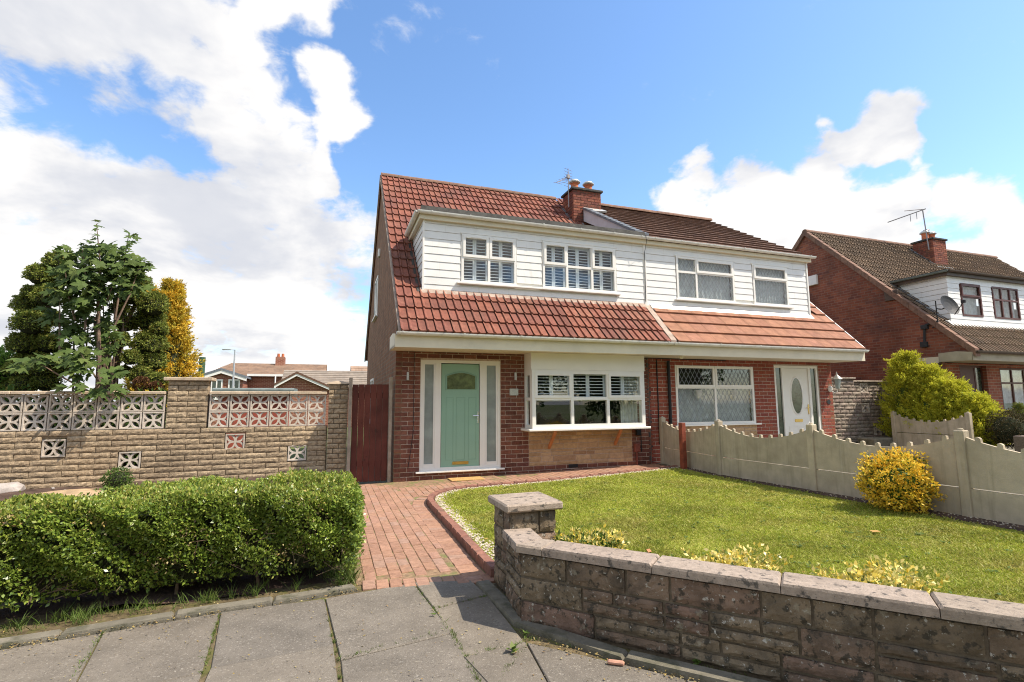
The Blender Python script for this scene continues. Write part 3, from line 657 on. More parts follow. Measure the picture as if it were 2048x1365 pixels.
# grass blades
def grass():
    A = np.array(lawn_poly); lo, hi = A.min(0), A.max(0); N0 = 620000
    x = rng.uniform(lo[0], hi[0], N0); y = rng.uniform(lo[1], hi[1], N0)
    ins = np.zeros(N0, bool); n = len(A)
    for i in range(n):
        x0, y0 = A[i]; x1, y1 = A[i-1]
        if y0 == y1: continue
        c = ((y0 > y) != (y1 > y)) & (x < (x1-x0)*(y-y0)/(y1-y0)+x0); ins ^= c
    d2 = (x-CPOS.x)**2+(y-CPOS.y)**2
    # keep to where the camera looks or near it; thin with distance; bare earth under the fence
    keep = ins & (rng.random(N0) < np.clip(24/d2, .22, 1.)) & ((x-CPOS.x)*(-.94)+(y-CPOS.y)*.34+10 > 0)
    kd = np.full(N0, 9.)
    for a, b in zip(KO, KO[1:]):
        a = np.array(a); b = np.array(b); v = b-a; t = np.clip(((x-a[0])*v[0]+(y-a[1])*v[1])/(v@v), 0, 1); kd = np.minimum(kd, np.hypot(x-a[0]-t*v[0], y-a[1]-t*v[1]))
    keep &= (kd > .10+.07*rng.random(N0)) & (x < 5.05+.06*(-y/6)+.16*rng.random(N0))
    patch = np.sin(x*2.3+1.2*np.sin(y*1.7))*np.sin(y*2.9+x*.7)
    keep &= rng.random(N0) < np.clip(.93-.25*(patch > .72), 0, 1)
    x, y = x[keep], y[keep]; n = len(x); d = np.sqrt((x-CPOS.x)**2+(y-CPOS.y)**2)
    h = rng.uniform(.012, .028, n)*(1+.3*np.sin(x*5)*np.sin(y*4.3)); w = rng.uniform(.0022, .004, n)*np.clip(d/4, 1, 2)
    a = rng.uniform(0, 6.28, n); lean = rng.normal(0, .85, (n, 2))
    b = np.stack([x, y, .043+.017*np.clip(x, 0, 16)], -1); side = np.stack([np.cos(a)*w, np.sin(a)*w, 0*a], -1)
    tip = b+np.stack([lean[:, 0]*h, lean[:, 1]*h, h], -1); mid = b*.5+tip*.5+np.stack([lean[:, 0]*h*-.1, lean[:, 1]*h*-.1, h*.08], -1)
    cos = np.stack([b-side, b+side, mid+side*.8, tip, mid-side*.8], 1)
    # flat lawn weeds
    m_ = 420; wx = rng.uniform(.6, 5., m_); wy = rng.uniform(-8.5, -1.6, m_); ok = np.array([inside(a_, b_, lawn_poly) for a_, b_ in zip(wx, wy)]); wx, wy = wx[ok], wy[ok]; kk = 9
    an = rng.uniform(0, 6.28, (len(wx), kk)); Pw = np.stack([np.repeat(wx, kk), np.repeat(wy, kk), np.repeat(.055+.017*wx, kk)], -1)+rng.normal(0, .012, (len(wx)*kk, 3))*np.array([1, 1, .2]); Tw = np.stack([np.cos(an).ravel(), np.sin(an).ravel(), .25+0*an.ravel()], -1)
    tag(scatter_mesh('lawn_weeds', leaf_cos(Pw, Tw, np.tile([0, 0, 1.], (len(Pw), 1)), rng.uniform(.015, .04, len(Pw)), .5, .15), QUAD, 4, WEED), 'small dark rosette weeds dotted through the lawn', 'weeds', kind='stuff')
    o = scatter_mesh('grass', cos, [(0, 1, 2, 3, 4)], 5, GRAS); tag(o, 'short mown sunlit grass covering the front lawn', 'grass', kind='stuff')
grass()

# ------------------------------------------------------------------ low front wall with pillar
gw = thing('garden_wall', (BEND.x, BEND.y, 0), 'low weathered stone front wall with flat copings bending beside the lawn', 'wall')
def rubble(length, z0, z1, seed, bands=3):
    r = random.Random(seed); out = []; hs = [(z1-z0)/bands*r.uniform(.9, 1.1) for _ in range(bands)]; k = (z1-z0)/sum(hs); z = z0
    for h in hs:
        h *= k; u = 0.
        while u < length-.02:
            l = min(r.uniform(.22, .52), length-u)
            if length-u-l < .09: l = length-u
            if r.random() < .34 and l > .15:
                hh = h*r.uniform(.42, .58); c = u+l*r.uniform(.35, .65)
                out.append((u+.006, u+l-.006, z+.006, z+hh-.006))
                if l > .28 and r.random() < .6: out += [(u+.006, c-.006, z+hh+.006, z+h-.006), (c+.006, u+l-.006, z+hh+.006, z+h-.006)]
                else: out.append((u+.006, u+l-.006, z+hh+.006, z+h-.006))
            else: out.append((u+.006, u+l-.006, z+.006, z+h-.006))
            u += l
        z += h
    return out
A1 = Vector((.14,-5.86)); seg1 = BEND-A1; ang1 = math.atan2(seg1.y, seg1.x); ang2 = math.atan2(WDIR.y, WDIR.x)
pieces(rubble(seg1.length, .0, .43, 11), 'stone', gw, OLD, (A1.x, A1.y, 0), ang1, .12, rough=.012, proud=.006)
pieces(rubble(3.6, .0, .43, 5), 'stone', gw, OLD, (BEND.x, BEND.y, 0), ang2, .12, rough=.012, proud=.006)
n1 = Vector((math.sin(ang1), -math.cos(ang1))); n2 = Vector((math.sin(ang2), -math.cos(ang2)))
def corner(o):   # offset point at the bend, o>0 outward
    a = A1+n1*o; b = BEND+n2*o; d1 = seg1.normalized(); den = d1.x*(-WDIR.y)+WDIR.x*d1.y
    w = b-a; t = (w.x*(-WDIR.y)+WDIR.x*w.y)/den; return a+d1*t
def wallprism(o0, o1, z0, z1, s0, s1, m, name, parent, seg, bev=0.):
    """seg 1 runs A1->bend, seg 2 runs bend->; mitred at the bend when s hits it"""
    def pt(s, o):
        if seg == 1: return corner(o) if s is None else A1+seg1.normalized()*s+n1*o
        return corner(o) if s is None else BEND+WDIR*s+n2*o
    q = [pt(s0, o0), pt(s1, o0), pt(s1, o1), pt(s0, o1)]; c = sum(q, Vector((0, 0)))/4; mb = MB()
    i = [p+(c-p).normalized()*bev for p in q]
    lo = [(p.x, p.y, z0) for p in q]; mi = [(p.x, p.y, z1-bev) for p in q]; hi = [(p.x, p.y, z1) for p in i]
    mb.add(lo+mi+hi, [(3,2,1,0)]+[(k, (k+1) % 4, 4+(k+1) % 4, 4+k) for k in range(4)]+[(4+k, 4+(k+1) % 4, 8+(k+1) % 4, 8+k) for k in range(4)]+[(8,9,10,11)])
    return mb.build(name, m, parent)
wallprism(-.012, -.21, -.05, .43, 0, None, MORD, 'mortar_core', gw, 1); wallprism(-.012, -.21, -.05, .43, None, 3.6, MORD, 'mortar_core', gw, 2)
wallprism(.03, -.185, .436, .487, .015, None, COPE, 'coping', gw, 1, .012)
cs = [None, .17, .86, 1.51, 2.14, 2.8, 3.6]
for a, b in zip(cs, cs[1:]):
    wallprism(.03, -.185, .435+random.uniform(0, .002), .487+random.uniform(-.003, .003), None if a is None else a+.002, b-.002, COPE, 'coping', gw, 2, .012)
px0, px1, py0, py1 = .165, .535, -5.87, -5.49
pil = MB().box(px0+.012, px1-.012, py0+.012, py1-.012, -.05, .60).build('pillar', MORD, gw)
pieces(rubble(py1-py0, 0, .60, 21, 4), 'stone', pil, OLD, (px0, py1, 0), -math.pi/2, .1, rough=.016, proud=.004)
pieces(rubble(px1-px0, 0, .60, 22, 4), 'stone', pil, OLD, (px0, py0, 0), 0, .1, rough=.016, proud=.004)
pieces(rubble(px1-px0, 0, .60, 23, 4), 'stone', pil, OLD, (px1, py1, 0), math.pi, .1, rough=.016)
pieces(rubble(py1-py0, 0, .60, 24, 4), 'stone', pil, OLD, (px1, py0, 0), math.pi/2, .1, rough=.016)
mb = MB(); mb.cham(px0-.04, px1+.045, py0-.045, py1+.045, .602, .662, .012); mb.build('cap_stone', COPE, pil)

# ------------------------------------------------------------------ concrete fence between the front gardens
fen = thing('concrete_fence', (5.4,-3.9,.1), 'grey concrete panel fence with scalloped top along the lawn', 'fence')
def fence(root, posts, m, hp=.93, z0f=lambda x: .045+tilt(x), zb=.31, bumps=9, dip=.17):
    for x, y in posts:
        z0 = z0f(x); mb = MB(); mb.cham(x-.055, x+.055, y-.05, y+.05, z0-.1, z0+hp, .01)
        mb.lathe((x, y, z0+hp-.001), [(.03,0),(.028,.014),(.016,.024)], 10); mb.build('fence_post', m, root)
    for (xa, ya), (xb, yb) in zip(posts, posts[1:]):
        A = Vector((xa, ya, 0)); B = Vector((xb, yb, 0)); d = (B-A); Ln = d.length; d.normalize(); A = A+d*.045; Ln -= .09; z0 = z0f((xa+xb)/2)
        nrm = Vector((-d.y, d.x, 0))
        mb = MB(); h = [A+d*.0-nrm*.022, A+d*Ln-nrm*.022, A+d*Ln+nrm*.022, A-d*0+nrm*.022]
        mb.hexa([p+Vector((0,0,z0-.1)) for p in h], [p+Vector((0,0,z0+zb-.012)) for p in h]); mb.build('gravel_board', m, root)
        top = []
        fz = lambda t: z0+hp-.075-dip*math.sin(math.pi*t)**.85
        bw = .026
        top.append((0, fz(0)))
        for k in range(bumps):
            t = (k+.6)/(bumps+.2)*1.0; u = t*Ln
            for q in range(7):
                w = math.pi*(1-q/6); uu = u+bw*math.cos(w); top.append((uu, fz(uu/Ln)+.026+bw*math.sin(w)*.9 if 0 < q < 6 else fz(uu/Ln)+(0 if q in (0, 6) else 0)))
        top.append((Ln, fz(1)))
        mb = MB(); lo = []
        nT = len(top); fr = [A+d*u+Vector((0,0,z))-nrm*.02 for u, z in top]; bk = [p+nrm*.04 for p in fr]
        frl = [A+d*u+Vector((0,0,z0+zb))-nrm*.02 for u, z in top]; bkl = [p+nrm*.04 for p in frl]
        mb.add(fr+bk+frl+bkl, [(i, i+1, 2*nT+i+1, 2*nT+i) for i in range(nT-1)]+[(nT+i, nT+i+1, 3*nT+i+1, 3*nT+i) for i in range(nT-1)]+[(i, i+1, nT+i+1, nT+i) for i in range(nT-1)]+[(2*nT+i, 2*nT+i+1, 3*nT+i+1, 3*nT+i) for i in range(nT-1)]+[(0, nT, 3*nT, 2*nT), (nT-1, 2*nT-1, 4*nT-1, 3*nT-1)])
        mb.build('fence_panel', m, root)
fence(fen, [(5.60,-.16),(5.36,-2.13),(5.44,-3.92),(5.53,-5.74),(5.62,-7.56),(5.71,-9.38)], CONC)
WX = 5.30
mb = MB(); mb.cham(WX-.05, WX+.05, -1.25, -1.15, .05, 1.0, .01); tag(mb.build('timber_post', REDP), 'red stained timber post standing against the concrete fence by the house', 'post')
f2 = thing('concrete_fence', (13,-1,.2), 'far concrete fence with scalloped top in front of the lime green conifer hedge', 'fence')
fence(f2, [(13,.05),(13,-1.65)], CONC, hp=.84)

# ------------------------------------------------------------------ buff block wall with pierced screen blocks
SY = .2
bw_ = thing('block_wall', (-3,SY,0), 'buff stone block wall with pierced patterned screen blocks behind the hedge', 'wall')
def screen_mesh():
    mb = MB(); w, h, d = .29, .262, .09; t = .02
    mb.box(-w/2, w/2, 0, d, -h/2, -h/2+t); mb.box(-w/2, w/2, 0, d, h/2-t, h/2); mb.box(-w/2, -w/2+t, .001, d-.001, -h/2+t, h/2-t); mb.box(w/2-t, w/2, .001, d-.001, -h/2+t, h/2-t)
    hw, hh = w/2-t*.6, h/2-t*.6; th = .014
    for sx in (-1, 1):
        for sz in (-1, 1):
            for b in (-1, 1):     # the two sides of each almond petal, centre to corner
                P = []; n = 7
                for i in range(n+1):
                    q = i/n; c = Vector((sx*hw*q, 0, sz*hh*q)); pr = Vector((-sz*hh, 0, sx*hw)).normalized()
                    P.append(c+pr*b*.046*math.sin(math.pi*q)**.9)
                y0 = .012
                for i in range(n):
                    t_ = (P[i+1]-P[i]).normalized(); pr = Vector((-t_.z, 0, t_.x))*th
                    q4 = [P[i]-pr, P[i]+pr, P[i+1]+pr, P[i+1]-pr]
                    mb.hexa([p+Vector((0,y0,0)) for p in q4], [p+Vector((0,d-.01,0)) for p in q4])
    return raw_mesh('screen_block', mb.v, mb.f, SCR)
SM = screen_mesh()
def screen(x, z, parent, y=SY-.002): place(bpy.data.objects.new('screen_block', SM), parent, (x, y, z))
bwid, bhei = .305, .272; zb0 = 1.02
holes = []
singles = []
for u, v in ((107,897),(259,921),(470,884),(594,906)):
    c = gy(u, v, SY); singles.append((c.x, c.z)); holes.append((c.x-.155, c.x+.155, c.z-.142, c.z+.142))
CW = .0865
def wall_low(x0, x1, z0, z1): return [r for r in lay(x0, x1, z0, z1, .40, CW, holes=holes, gap=.006)]
rects = wall_low(-5.9, -1.15, zb0-11*CW, zb0)+lay(-3.60, -3.02, zb0, zb0+8.9*CW, .29, CW, gap=.006)
pieces(rects, 'brick', bw_, BUFF, (0, SY, 0), 0, .10, rough=.010, proud=.006)
far = lay(-12, -5.9, zb0-11*CW, zb0, .40, CW, gap=.009)
pieces(far, 'brick', bw_, BUFF, (0, SY, 0), 0, .10, rough=.012, limit=0, stuffname='brickwork')
hb = sorted(holes); mb = MB()
def core(mb, x0, x1, z0, z1, y0, y1, holes):
    xs = sorted({x0, x1, *[h[0] for h in holes if x0 < h[0] < x1], *[h[1] for h in holes if x0 < h[1] < x1]})
    for a, b in zip(xs, xs[1:]):
        m = (a+b)/2; cut = sorted([(h[2], h[3]) for h in holes if h[0] < m < h[1]]); z = z0
        for c, d in cut:
            if c > z: mb.box(a, b, y0, y1, z, min(c, z1))
            z = max(z, d)
        if z < z1: mb.box(a, b, y0, y1, z, z1)
    return mb
core(mb, -12, -1.14, -.1, zb0-.002, SY+.014, SY+.115, holes); mb.box(-3.59, -3.03, SY+.014, SY+.2, zb0-.001, zb0+8.9*CW)
mb.build('mortar_core', MORB, bw_)
for x, z in singles: screen(x, z, bw_)
for r in range(2):
    z = zb0+bhei*(r+.5)
    for k in range(6): screen(-3.0+bwid*(k+.5), z, bw_)
    for k in range(9): screen(-3.62-bwid*(k+.5), z, bw_)
mb = MB()
for x0, x1 in ((-3.0,-1.17),(-6.365,-3.62)):
    mb.box(x0+.001, x1-.001, SY+.012, SY+.07, zb0+bhei-.006, zb0+bhei+.006)
mb.build('mortar_joint', SCR, bw_)
mb = MB().box(-12, -6.4, SY, SY+.1, zb0, zb0+2*bhei).build('end_wall', BUFF, bw_)
def cope(x0, x1, z, th=.055, y0=SY-.045, y1=SY+.16): MB().cham(x0, x1, y0, y1, z, z+th, .008).build('coping', COPB, bw_)
zc = zb0+2*bhei+.003
for a, b in ((-3.0,-2.42),(-2.415,-1.78),(-1.775,-1.165)): cope(a, b, zc, .05)
for k in range(5): cope(-3.625-.66*(k+1)+.005, -3.625-.66*k, zc, .05)
cope(-3.66, -2.96, zb0+8.9*CW+.002, .055, SY-.06, SY+.26)
pr_ = lay(-1.14, -.80, .1, 1.745, .2, CW, gap=.009)
MB().box(-1.13, -.81, SY-.05+.012, SY+.25, -.1, 1.745).build('pier', MORD, bw_)
pieces(pr_, 'brick', bw_, BUFF, (0, SY-.05, 0), 0, .10, rough=.013, limit=60)
mb = MB(); zq = 1.747; mb.hexa([(-1.17,SY-.09,zq),(-.78,SY-.09,zq),(-.78,SY+.28,zq),(-1.17,SY+.28,zq)], [(-1.16,SY-.08,zq+.03),(-.79,SY-.08,zq+.03),(-.79,SY+.27,zq+.03),(-1.16,SY+.27,zq+.03)])
mb.hexa([(-1.159,SY-.079,zq+.03),(-.791,SY-.079,zq+.03),(-.791,SY+.269,zq+.03),(-1.159,SY+.269,zq+.03)], [(-1.0,SY+.06,zq+.065),(-.95,SY+.06,zq+.065),(-.95,SY+.12,zq+.065),(-1.0,SY+.12,zq+.065)]); mb.build('cap_stone', COPB, bw_)

# ------------------------------------------------------------------ timber gate
gt = thing('timber_gate', (-.4,.08,0), 'tall red-brown boarded timber gate between pale posts beside the house', 'gate')
for k in range(6):
    x0 = -.735+k*.105; MB().cham(x0, x0+.101, .07, .092, .03, 1.745+random.uniform(-.003, .003), .004).build('board', GATE, gt)
for z in (.3, 1.5): MB().box(-.735, -.105, .0925, .13, z, z+.09).build('rail', GATE, gt)
MB().cham(-.80, -.742, .04, .10, -.05, 1.86, .006).build('gate_post', POSTW, gt); MB().cham(-.098, -.04, .03, .09, -.05, 1.88, .006).build('gate_post', POSTW, gt)

# ------------------------------------------------------------------ house building blocks
EY, EZ, RY, RZ, W2 = -.88, 2.63, 3.96, 7.47, 5.405
def slope(y): return EZ+(y-EY)*(RZ-EZ)/(RY-EY)
ANG = math.atan2(RZ-EZ, RY-EY)
def tile_vf(w, l, prof, th=.04, tip=.036):
    """one interlocking tile: x across, y up the slope, z out; lower end raised by tip over the tile below"""
    n = len(prof); vs = []; fs = []
    for yy, lift in ((0, tip), (l, 0)):
        for x, z in prof: vs.append((x*w, yy, z+lift))
    for x, z in prof: vs.append((x*w, 0, z+tip-th))
    for i in range(n-1): fs += [(i, i+1, n+i+1, n+i), (i, 2*n+i, 2*n+i+1, i+1)]
    return vs, fs
ROLL = [(0,.026),(.03,.028),(.06,.022),(.10,.006),(.16,0),(.42,.004),(.46,-.010),(.48,-.008),(.50,.026),(.54,.028),(.57,.022),(.61,.006),(.66,0),(.95,.004),(.97,-.010),(.985,.0)]
FLAT = [(0,.002),(.03,.003),(.05,0),(.97,0),(.985,-.004),(.998,-.004)]
def tmesh(name, w, l, prof, m, th=.042, tip=.036): return raw_mesh(name, *tile_vf(w, l, prof, th, tip), m)
def gutter(name, p0, p1, r, m, parent, out=(0,-1,0)):
    """half-round open channel from p0 to p1"""
    p0, p1 = Vector(p0), Vector(p1); d = (p1-p0).normalized(); o = Vector(out); mb = MB(); n = 8; ring = []
    for s, rr in ((1, r), (-1, r-.008)):
        for k in range(n+1):
            a = math.pi*k/n; ring.append(o*(math.cos(a)*rr*s if s == 1 else -math.cos(math.pi-a)*-rr)+Vector((0,0,-math.sin(a)*rr)))
    prof = [o*math.cos(math.pi*k/n)*r+Vector((0,0,-math.sin(math.pi*k/n)*r)) for k in range(n+1)]+[o*math.cos(math.pi*k/n)*(r-.008)+Vector((0,0,-math.sin(math.pi*k/n)*(r-.008))) for k in range(n, -1, -1)]
    m2 = len(prof); mb.add([p0+q for q in prof]+[p1+q for q in prof], [(i, (i+1) % m2, m2+(i+1) % m2, m2+i) for i in range(m2)]+[tuple(range(m2)), tuple(range(m2, 2*m2))])
    cap = [o*math.cos(math.pi*k/n)*r+Vector((0,0,-math.sin(math.pi*k/n)*r)) for k in range(n+1)]
    for p in (p0, p1): mb.prism([p+q for q in cap], d*.004)
    g = mb.build(name, m, parent); return g
def bracket(p, r, m, parent, d=(1,0,0), out=(0,-1,0), w=.03):
    o = Vector(out); d = Vector(d); p = Vector(p); mb = MB(); n = 8
    pr = [o*math.cos(math.pi*k/n)*(r+.008)+Vector((0,0,-math.sin(math.pi*k/n)*(r+.008)+.006)) for k in range(n+1)]
    mb.prism([p-d*w/2+q for q in pr], d*w); mb.build('gutter_bracket', m, parent)
def ring(mb, x0, x1, z0, z1, y0, y1, t, tb=None):
    tb = t if tb is None else tb
    mb.box(x0, x1, y0, y1, z0, z0+tb); mb.box(x0, x1, y0, y1, z1-t, z1); mb.box(x0, x0+t, y0+.001, y1-.001, z0+tb, z1-t); mb.box(x1-t, x1, y0+.001, y1-.001, z0+tb, z1-t)
def shutter(parent, x0, x1, z0, z1, y, m=None, pitch=.062, split=2, gap=0.):
    m = m or SHUT; mb = MB(); t = .035; wd = (x1-x0)/split
    for k in range(split):
        a, b = x0+wd*k+.002, x0+wd*(k+1)-.002
        mb.box(a, a+t, y, y+.025, z0, z1); mb.box(b-t, b, y, y+.025, z0, z1); mb.box(a+t, b-t, y, y+.025, z0, z0+.06); mb.box(a+t, b-t, y, y+.025, z1-.05, z1)
        z = z0+.08
        while z < z1-.06:
            mb.hexa([(a+t,y-.014,z-.004),(b-t,y-.014,z-.004),(b-t,y+.03,z+.004),(a+t,y+.03,z+.004)], [(a+t,y-.014,z+.008),(b-t,y-.014,z+.008),(b-t,y+.03,z+.014),(a+t,y+.03,z+.014)]); z += pitch
    mb.build('shutter', m, parent)
def window(parent, x0, x1, z0, z1, y, cols, zt=None, openers=(), fr=PVC, name='window', f=.05, mull=.05, gl=None, shutters=True, single=False, vent=True, lattice=None, net=None, split=2):
    """cols: list of x dividers; zt: transom height; openers: indexes of top lights with their own sash"""
    mb = MB(); y0, y1 = y-.01, y+.06; ring(mb, x0, x1, z0, z1, y0, y1, f)
    xs = [x0+f]+sum([[c-mull/2, c+mull/2] for c in cols], [])+[x1-f]
    for c in cols: mb.box(c-mull/2, c+mull/2, y0+.002, y1-.002, z0+f, z1-f)
    cells = [(xs[2*i], xs[2*i+1]) for i in range(len(cols)+1)]
    for a, b in cells:
        if zt: mb.box(a, b, y0+.003, y1-.003, zt-mull/2, zt+mull/2)
    w = mb.build(name, fr, parent); pm_ = gl or GLASS
    for i, (a, b) in enumerate(cells):
        for k, (c, d) in enumerate([(z0+f, zt-mull/2), (zt+mull/2, z1-f)] if zt else [(z0+f, z1-f)]):
            if (zt and k == 1 and i in openers):
                sb = MB(); ring(sb, a-.018, b+.018, c-.018, d+.018, y0-.014, y0+.02, .052)
                if vent: sb.box((a+b)/2-.11, (a+b)/2+.11, y0-.022, y0-.0145, d-.022, d-.008)
                sb.build('sash', fr, w); a2, b2, c2, d2 = a+.033, b-.033, c+.033, d-.033
            else: a2, b2, c2, d2 = a, b, c, d
            pn = MB(); pn.box(a2-.004, b2+.004, y+.012, y+.018, c2-.004, d2+.004); pn.build('pane', pm_, w)
            if lattice:
                lb = MB(); s = lattice; yy = y+.0085
                for sg in (1, -1):
                    q = math.floor((-abs(1.7*b2)-6)/s)
                    while q*s < abs(1.7*b2)+6:
                        # line x*1.6*sg + z = q*s  (diamond leads) clipped to the pane
                        pts = []
                        k_ = 1.7*sg; c0 = q*s
                        for X in (a2, b2):
                            Z = c0-k_*X
                            if c2 <= Z <= d2: pts.append((X, Z))
                        for Z in (c2, d2):
                            X = (c0-Z)/k_
                            if a2 < X < b2: pts.append((X, Z))
                        if len(pts) >= 2:
                            p, r = Vector((pts[0][0], yy, pts[0][1])), Vector((pts[1][0], yy, pts[1][1]))
                            if (r-p).length > .01:
                                t_ = (r-p).normalized(); n_ = Vector((-t_.z, 0, t_.x))*.005
                                lb.hexa([p-n_, p+n_, r+n_, r-n_], [v+Vector((0,.002,0)) for v in (p-n_, p+n_, r+n_, r-n_)])
                        q += 1
                if lb.v: lb.build('lead_lattice', LEADS, w)
    if shutters:
        for i, (a, b) in enumerate(cells):
            if shutters == 'top': shutter(w, a-.02, b+.02, zt-.05, z1-.02, y+.10, split=split)
            else: shutter(w, a-.02, b+.02, z0+.02, z1-.02, y+.10, split=split)
    if net:
        nb = MB(); n = 40; X0, X1 = x0+.03, x1-.03
        vs = [(X0+(X1-X0)*i/n, y+.12+.012*math.sin(i*1.9), z) for i in range(n+1) for z in (z0+.03, net)]
        nb.add(vs, [(2*i, 2*i+2, 2*i+3, 2*i+1) for i in range(n)]); nb.build('net_curtain', NET, w, fix=False)
    return w
def cladding(parent, x0, x1, z0, z1, y, holes, H=.15, m=None):
    m = m or BOARD
    for a, b, c, d in lay(x0, x1, z0, z1, 99, H, holes=holes, gap=0., bond=0, minl=.01):
        mb = MB(); mb.hexa([(a,y-.021,c+.004),(b,y-.021,c+.004),(b,y+.01,c+.004),(a,y+.01,c+.004)], [(a,y-.012,d-.001),(b,y-.012,d-.001),(b,y+.01,d-.001),(a,y+.01,d-.001)])
        mb.build('board', m, parent)
def cheek(parent, x, side, zbot, ztop, ysl, H=.15, m=None):
    """triangular dormer side of lapped boards at plane x; side -1 faces left"""
    m = m or BOARD; z = zbot
    while z < ztop-.01:
        z1 = min(z+H, ztop); ya, yb = max(.03, ysl(z)), max(.05, ysl(z1)); o = side
        if yb > .06: MB().hexa([(x+o*.026,-.015,z+.006),(x+o*.026,ya,z+.006),(x-o*.01,ya,z+.006),(x-o*.01,-.015,z+.006)], [(x+o*.012,-.015,z1-.001),(x+o*.012,yb,z1-.001),(x-o*.01,yb,z1-.001),(x-o*.01,-.015,z1-.001)]).build('board', m, parent)
        z = z1
def chimney_stack(parent, x0, x1, y0, y1, z0, z1, name='chimney', pots=2, joined=True):
    ch = MB().box(x0+.008, x1-.008, y0+.008, y1-.008, z0, z1).build(name, MORD, parent)
    mb = MB(); n = 0
    for (o, ang, ln) in (((x0, y0), 0, x1-x0), ((x1, y0), math.pi/2, y1-y0), ((x1, y1), math.pi, x1-x0), ((x0, y1), -math.pi/2, y1-y0)):
        U = Vector((math.cos(ang), math.sin(ang), 0)); Nn = Vector((math.sin(ang), -math.cos(ang), 0))
        for a, b, c, d in lay(0, ln, z0, z1, .225, .078, gap=.01):
            mb.cur = random.random(); vs, fs = brick_vf(b-a, .06, d-c, 0, .005, random.random()); p = Vector((o[0], o[1], (c+d)/2))+U*((a+b)/2)+Nn*random.uniform(0, .003)
            mb.add([p+U*x-Nn*y+Vector((0,0,z)) for x, y, z in vs], fs)
    mb.build('brickwork', BRC, ch, kind='stuff')
    MB().cham(x0-.05, x1+.05, y0-.05, y1+.05, z1, z1+.07, .012).build('chimney_cap', FELT, ch)
    for k in range(pots):
        c = (x0+(x1-x0)*((k+.5)/pots if pots > 1 else .5), (y0+y1)/2, z1+.068)
        MB().lathe(c, [(.125,0),(.115,.03),(.105,.22),(.125,.25),(.125,.28)], 18).build('chimney_pot', POT, ch, smooth=False)
        MB().lathe((c[0], c[1], c[2]+.26), [(.12,0),(.165,.02),(.17,.045),(.145,.05),(.14,.07),(.115,.10),(.07,.12),(.02,.126)], 18).build('chimney_cowl', COWL, ch)
    return ch
def aerial(parent, base, h, arms, lean=(0, 0), boom=.5, az=0., m=None, mesh_up=False):
    m = m or ALU; b = Vector(base); top = b+Vector((lean[0], lean[1], h)); mb = MB(); mb.tube([b, top], .014, 6)
    d = Vector((math.cos(az), math.sin(az), 0)); s = Vector((-d.y, d.x, 0))
    if mesh_up:
        for k in range(7): mb.tube([top+Vector((0,0,.06-.085*k))-s*.17, top+Vector((0,0,.06-.085*k))+s*.17], .006, 4)
        mb.tube([top+Vector((0,0,.1)), top], .01, 4)
        e = top-d*.05+Vector((0,0,-.15)); f_ = e-s*.42+Vector((0,0,-.28)); mb.tube([e, f_], .012, 5)
        for k in range(5):
            q = e.lerp(f_, k/4); mb.tube([q-Vector((.1,0,.0)), q+Vector((.16,0,-.02))], .006, 4)
        mb.box(top.x-.04, top.x+.04, top.y-.04, top.y+.04, top.z-.2, top.z-.1)
    else:
        e = top+d*boom+Vector((0,0,-.28)); mb.tube([b, top], .022, 6); mb.tube([top-d*.1, e], .02, 5)
        for k in range(arms):
            q = top.lerp(e, .35*k/max(1, arms-1)); mb.tube([q, q+Vector((0,0,-.3))], .012, 4)
        mb.tube([top, top+d*.55+Vector((0,0,.06))], .014, 4)
    return mb.build('aerial', m, parent)
def roof_tiles(parent, mesh, rows, cols, x0, w, gauge, y0, z0, ang, keep, joined=None, prof=None, l=None, m=None):
    cy, sy = math.cos(ang), math.sin(ang)
    mb = MB() if joined else None
    if joined: vs, fs = tile_vf(w, l, prof)
    for r in range(rows):
        for c in range(cols):
            if not keep(r, c): continue
            x = x0+c*w; p = (x, y0+r*gauge*cy, z0+r*gauge*sy)
            if joined:
                mb.cur = random.random()
                mb.add([(p[0]+a, p[1]+b*cy-d*sy, p[2]+b*sy+d*cy) for a, b, d in vs], fs)
            else:
                o = bpy.data.objects.new('tile', mesh); o.rotation_euler = (ang+random.uniform(-.006, .006), random.uniform(-.004, .004), random.uniform(-.004, .004)); place(o, parent, p)
    if joined: mb.build(joined, m, parent, fix=False, kind='stuff')
def ridge(parent, x0, x1, y, z, m, r=.11, seg=.45, name='ridge_tile'):
    n = round((x1-x0)/seg); L = (x1-x0)/n
    for k in range(n):
        mb = MB(); a, b = x0+k*L+.002, x0+(k+1)*L-.002; pts = [Vector((0, math.cos(math.pi*q/8)*r, math.sin(math.pi*q/8)*r-.05)) for q in range(9)]
        dz = random.uniform(-.004, .004)
        mb.prism([Vector((a, y, z+dz))+q for q in pts], (b-a, 0, 0)); mb.build(name, m, parent)

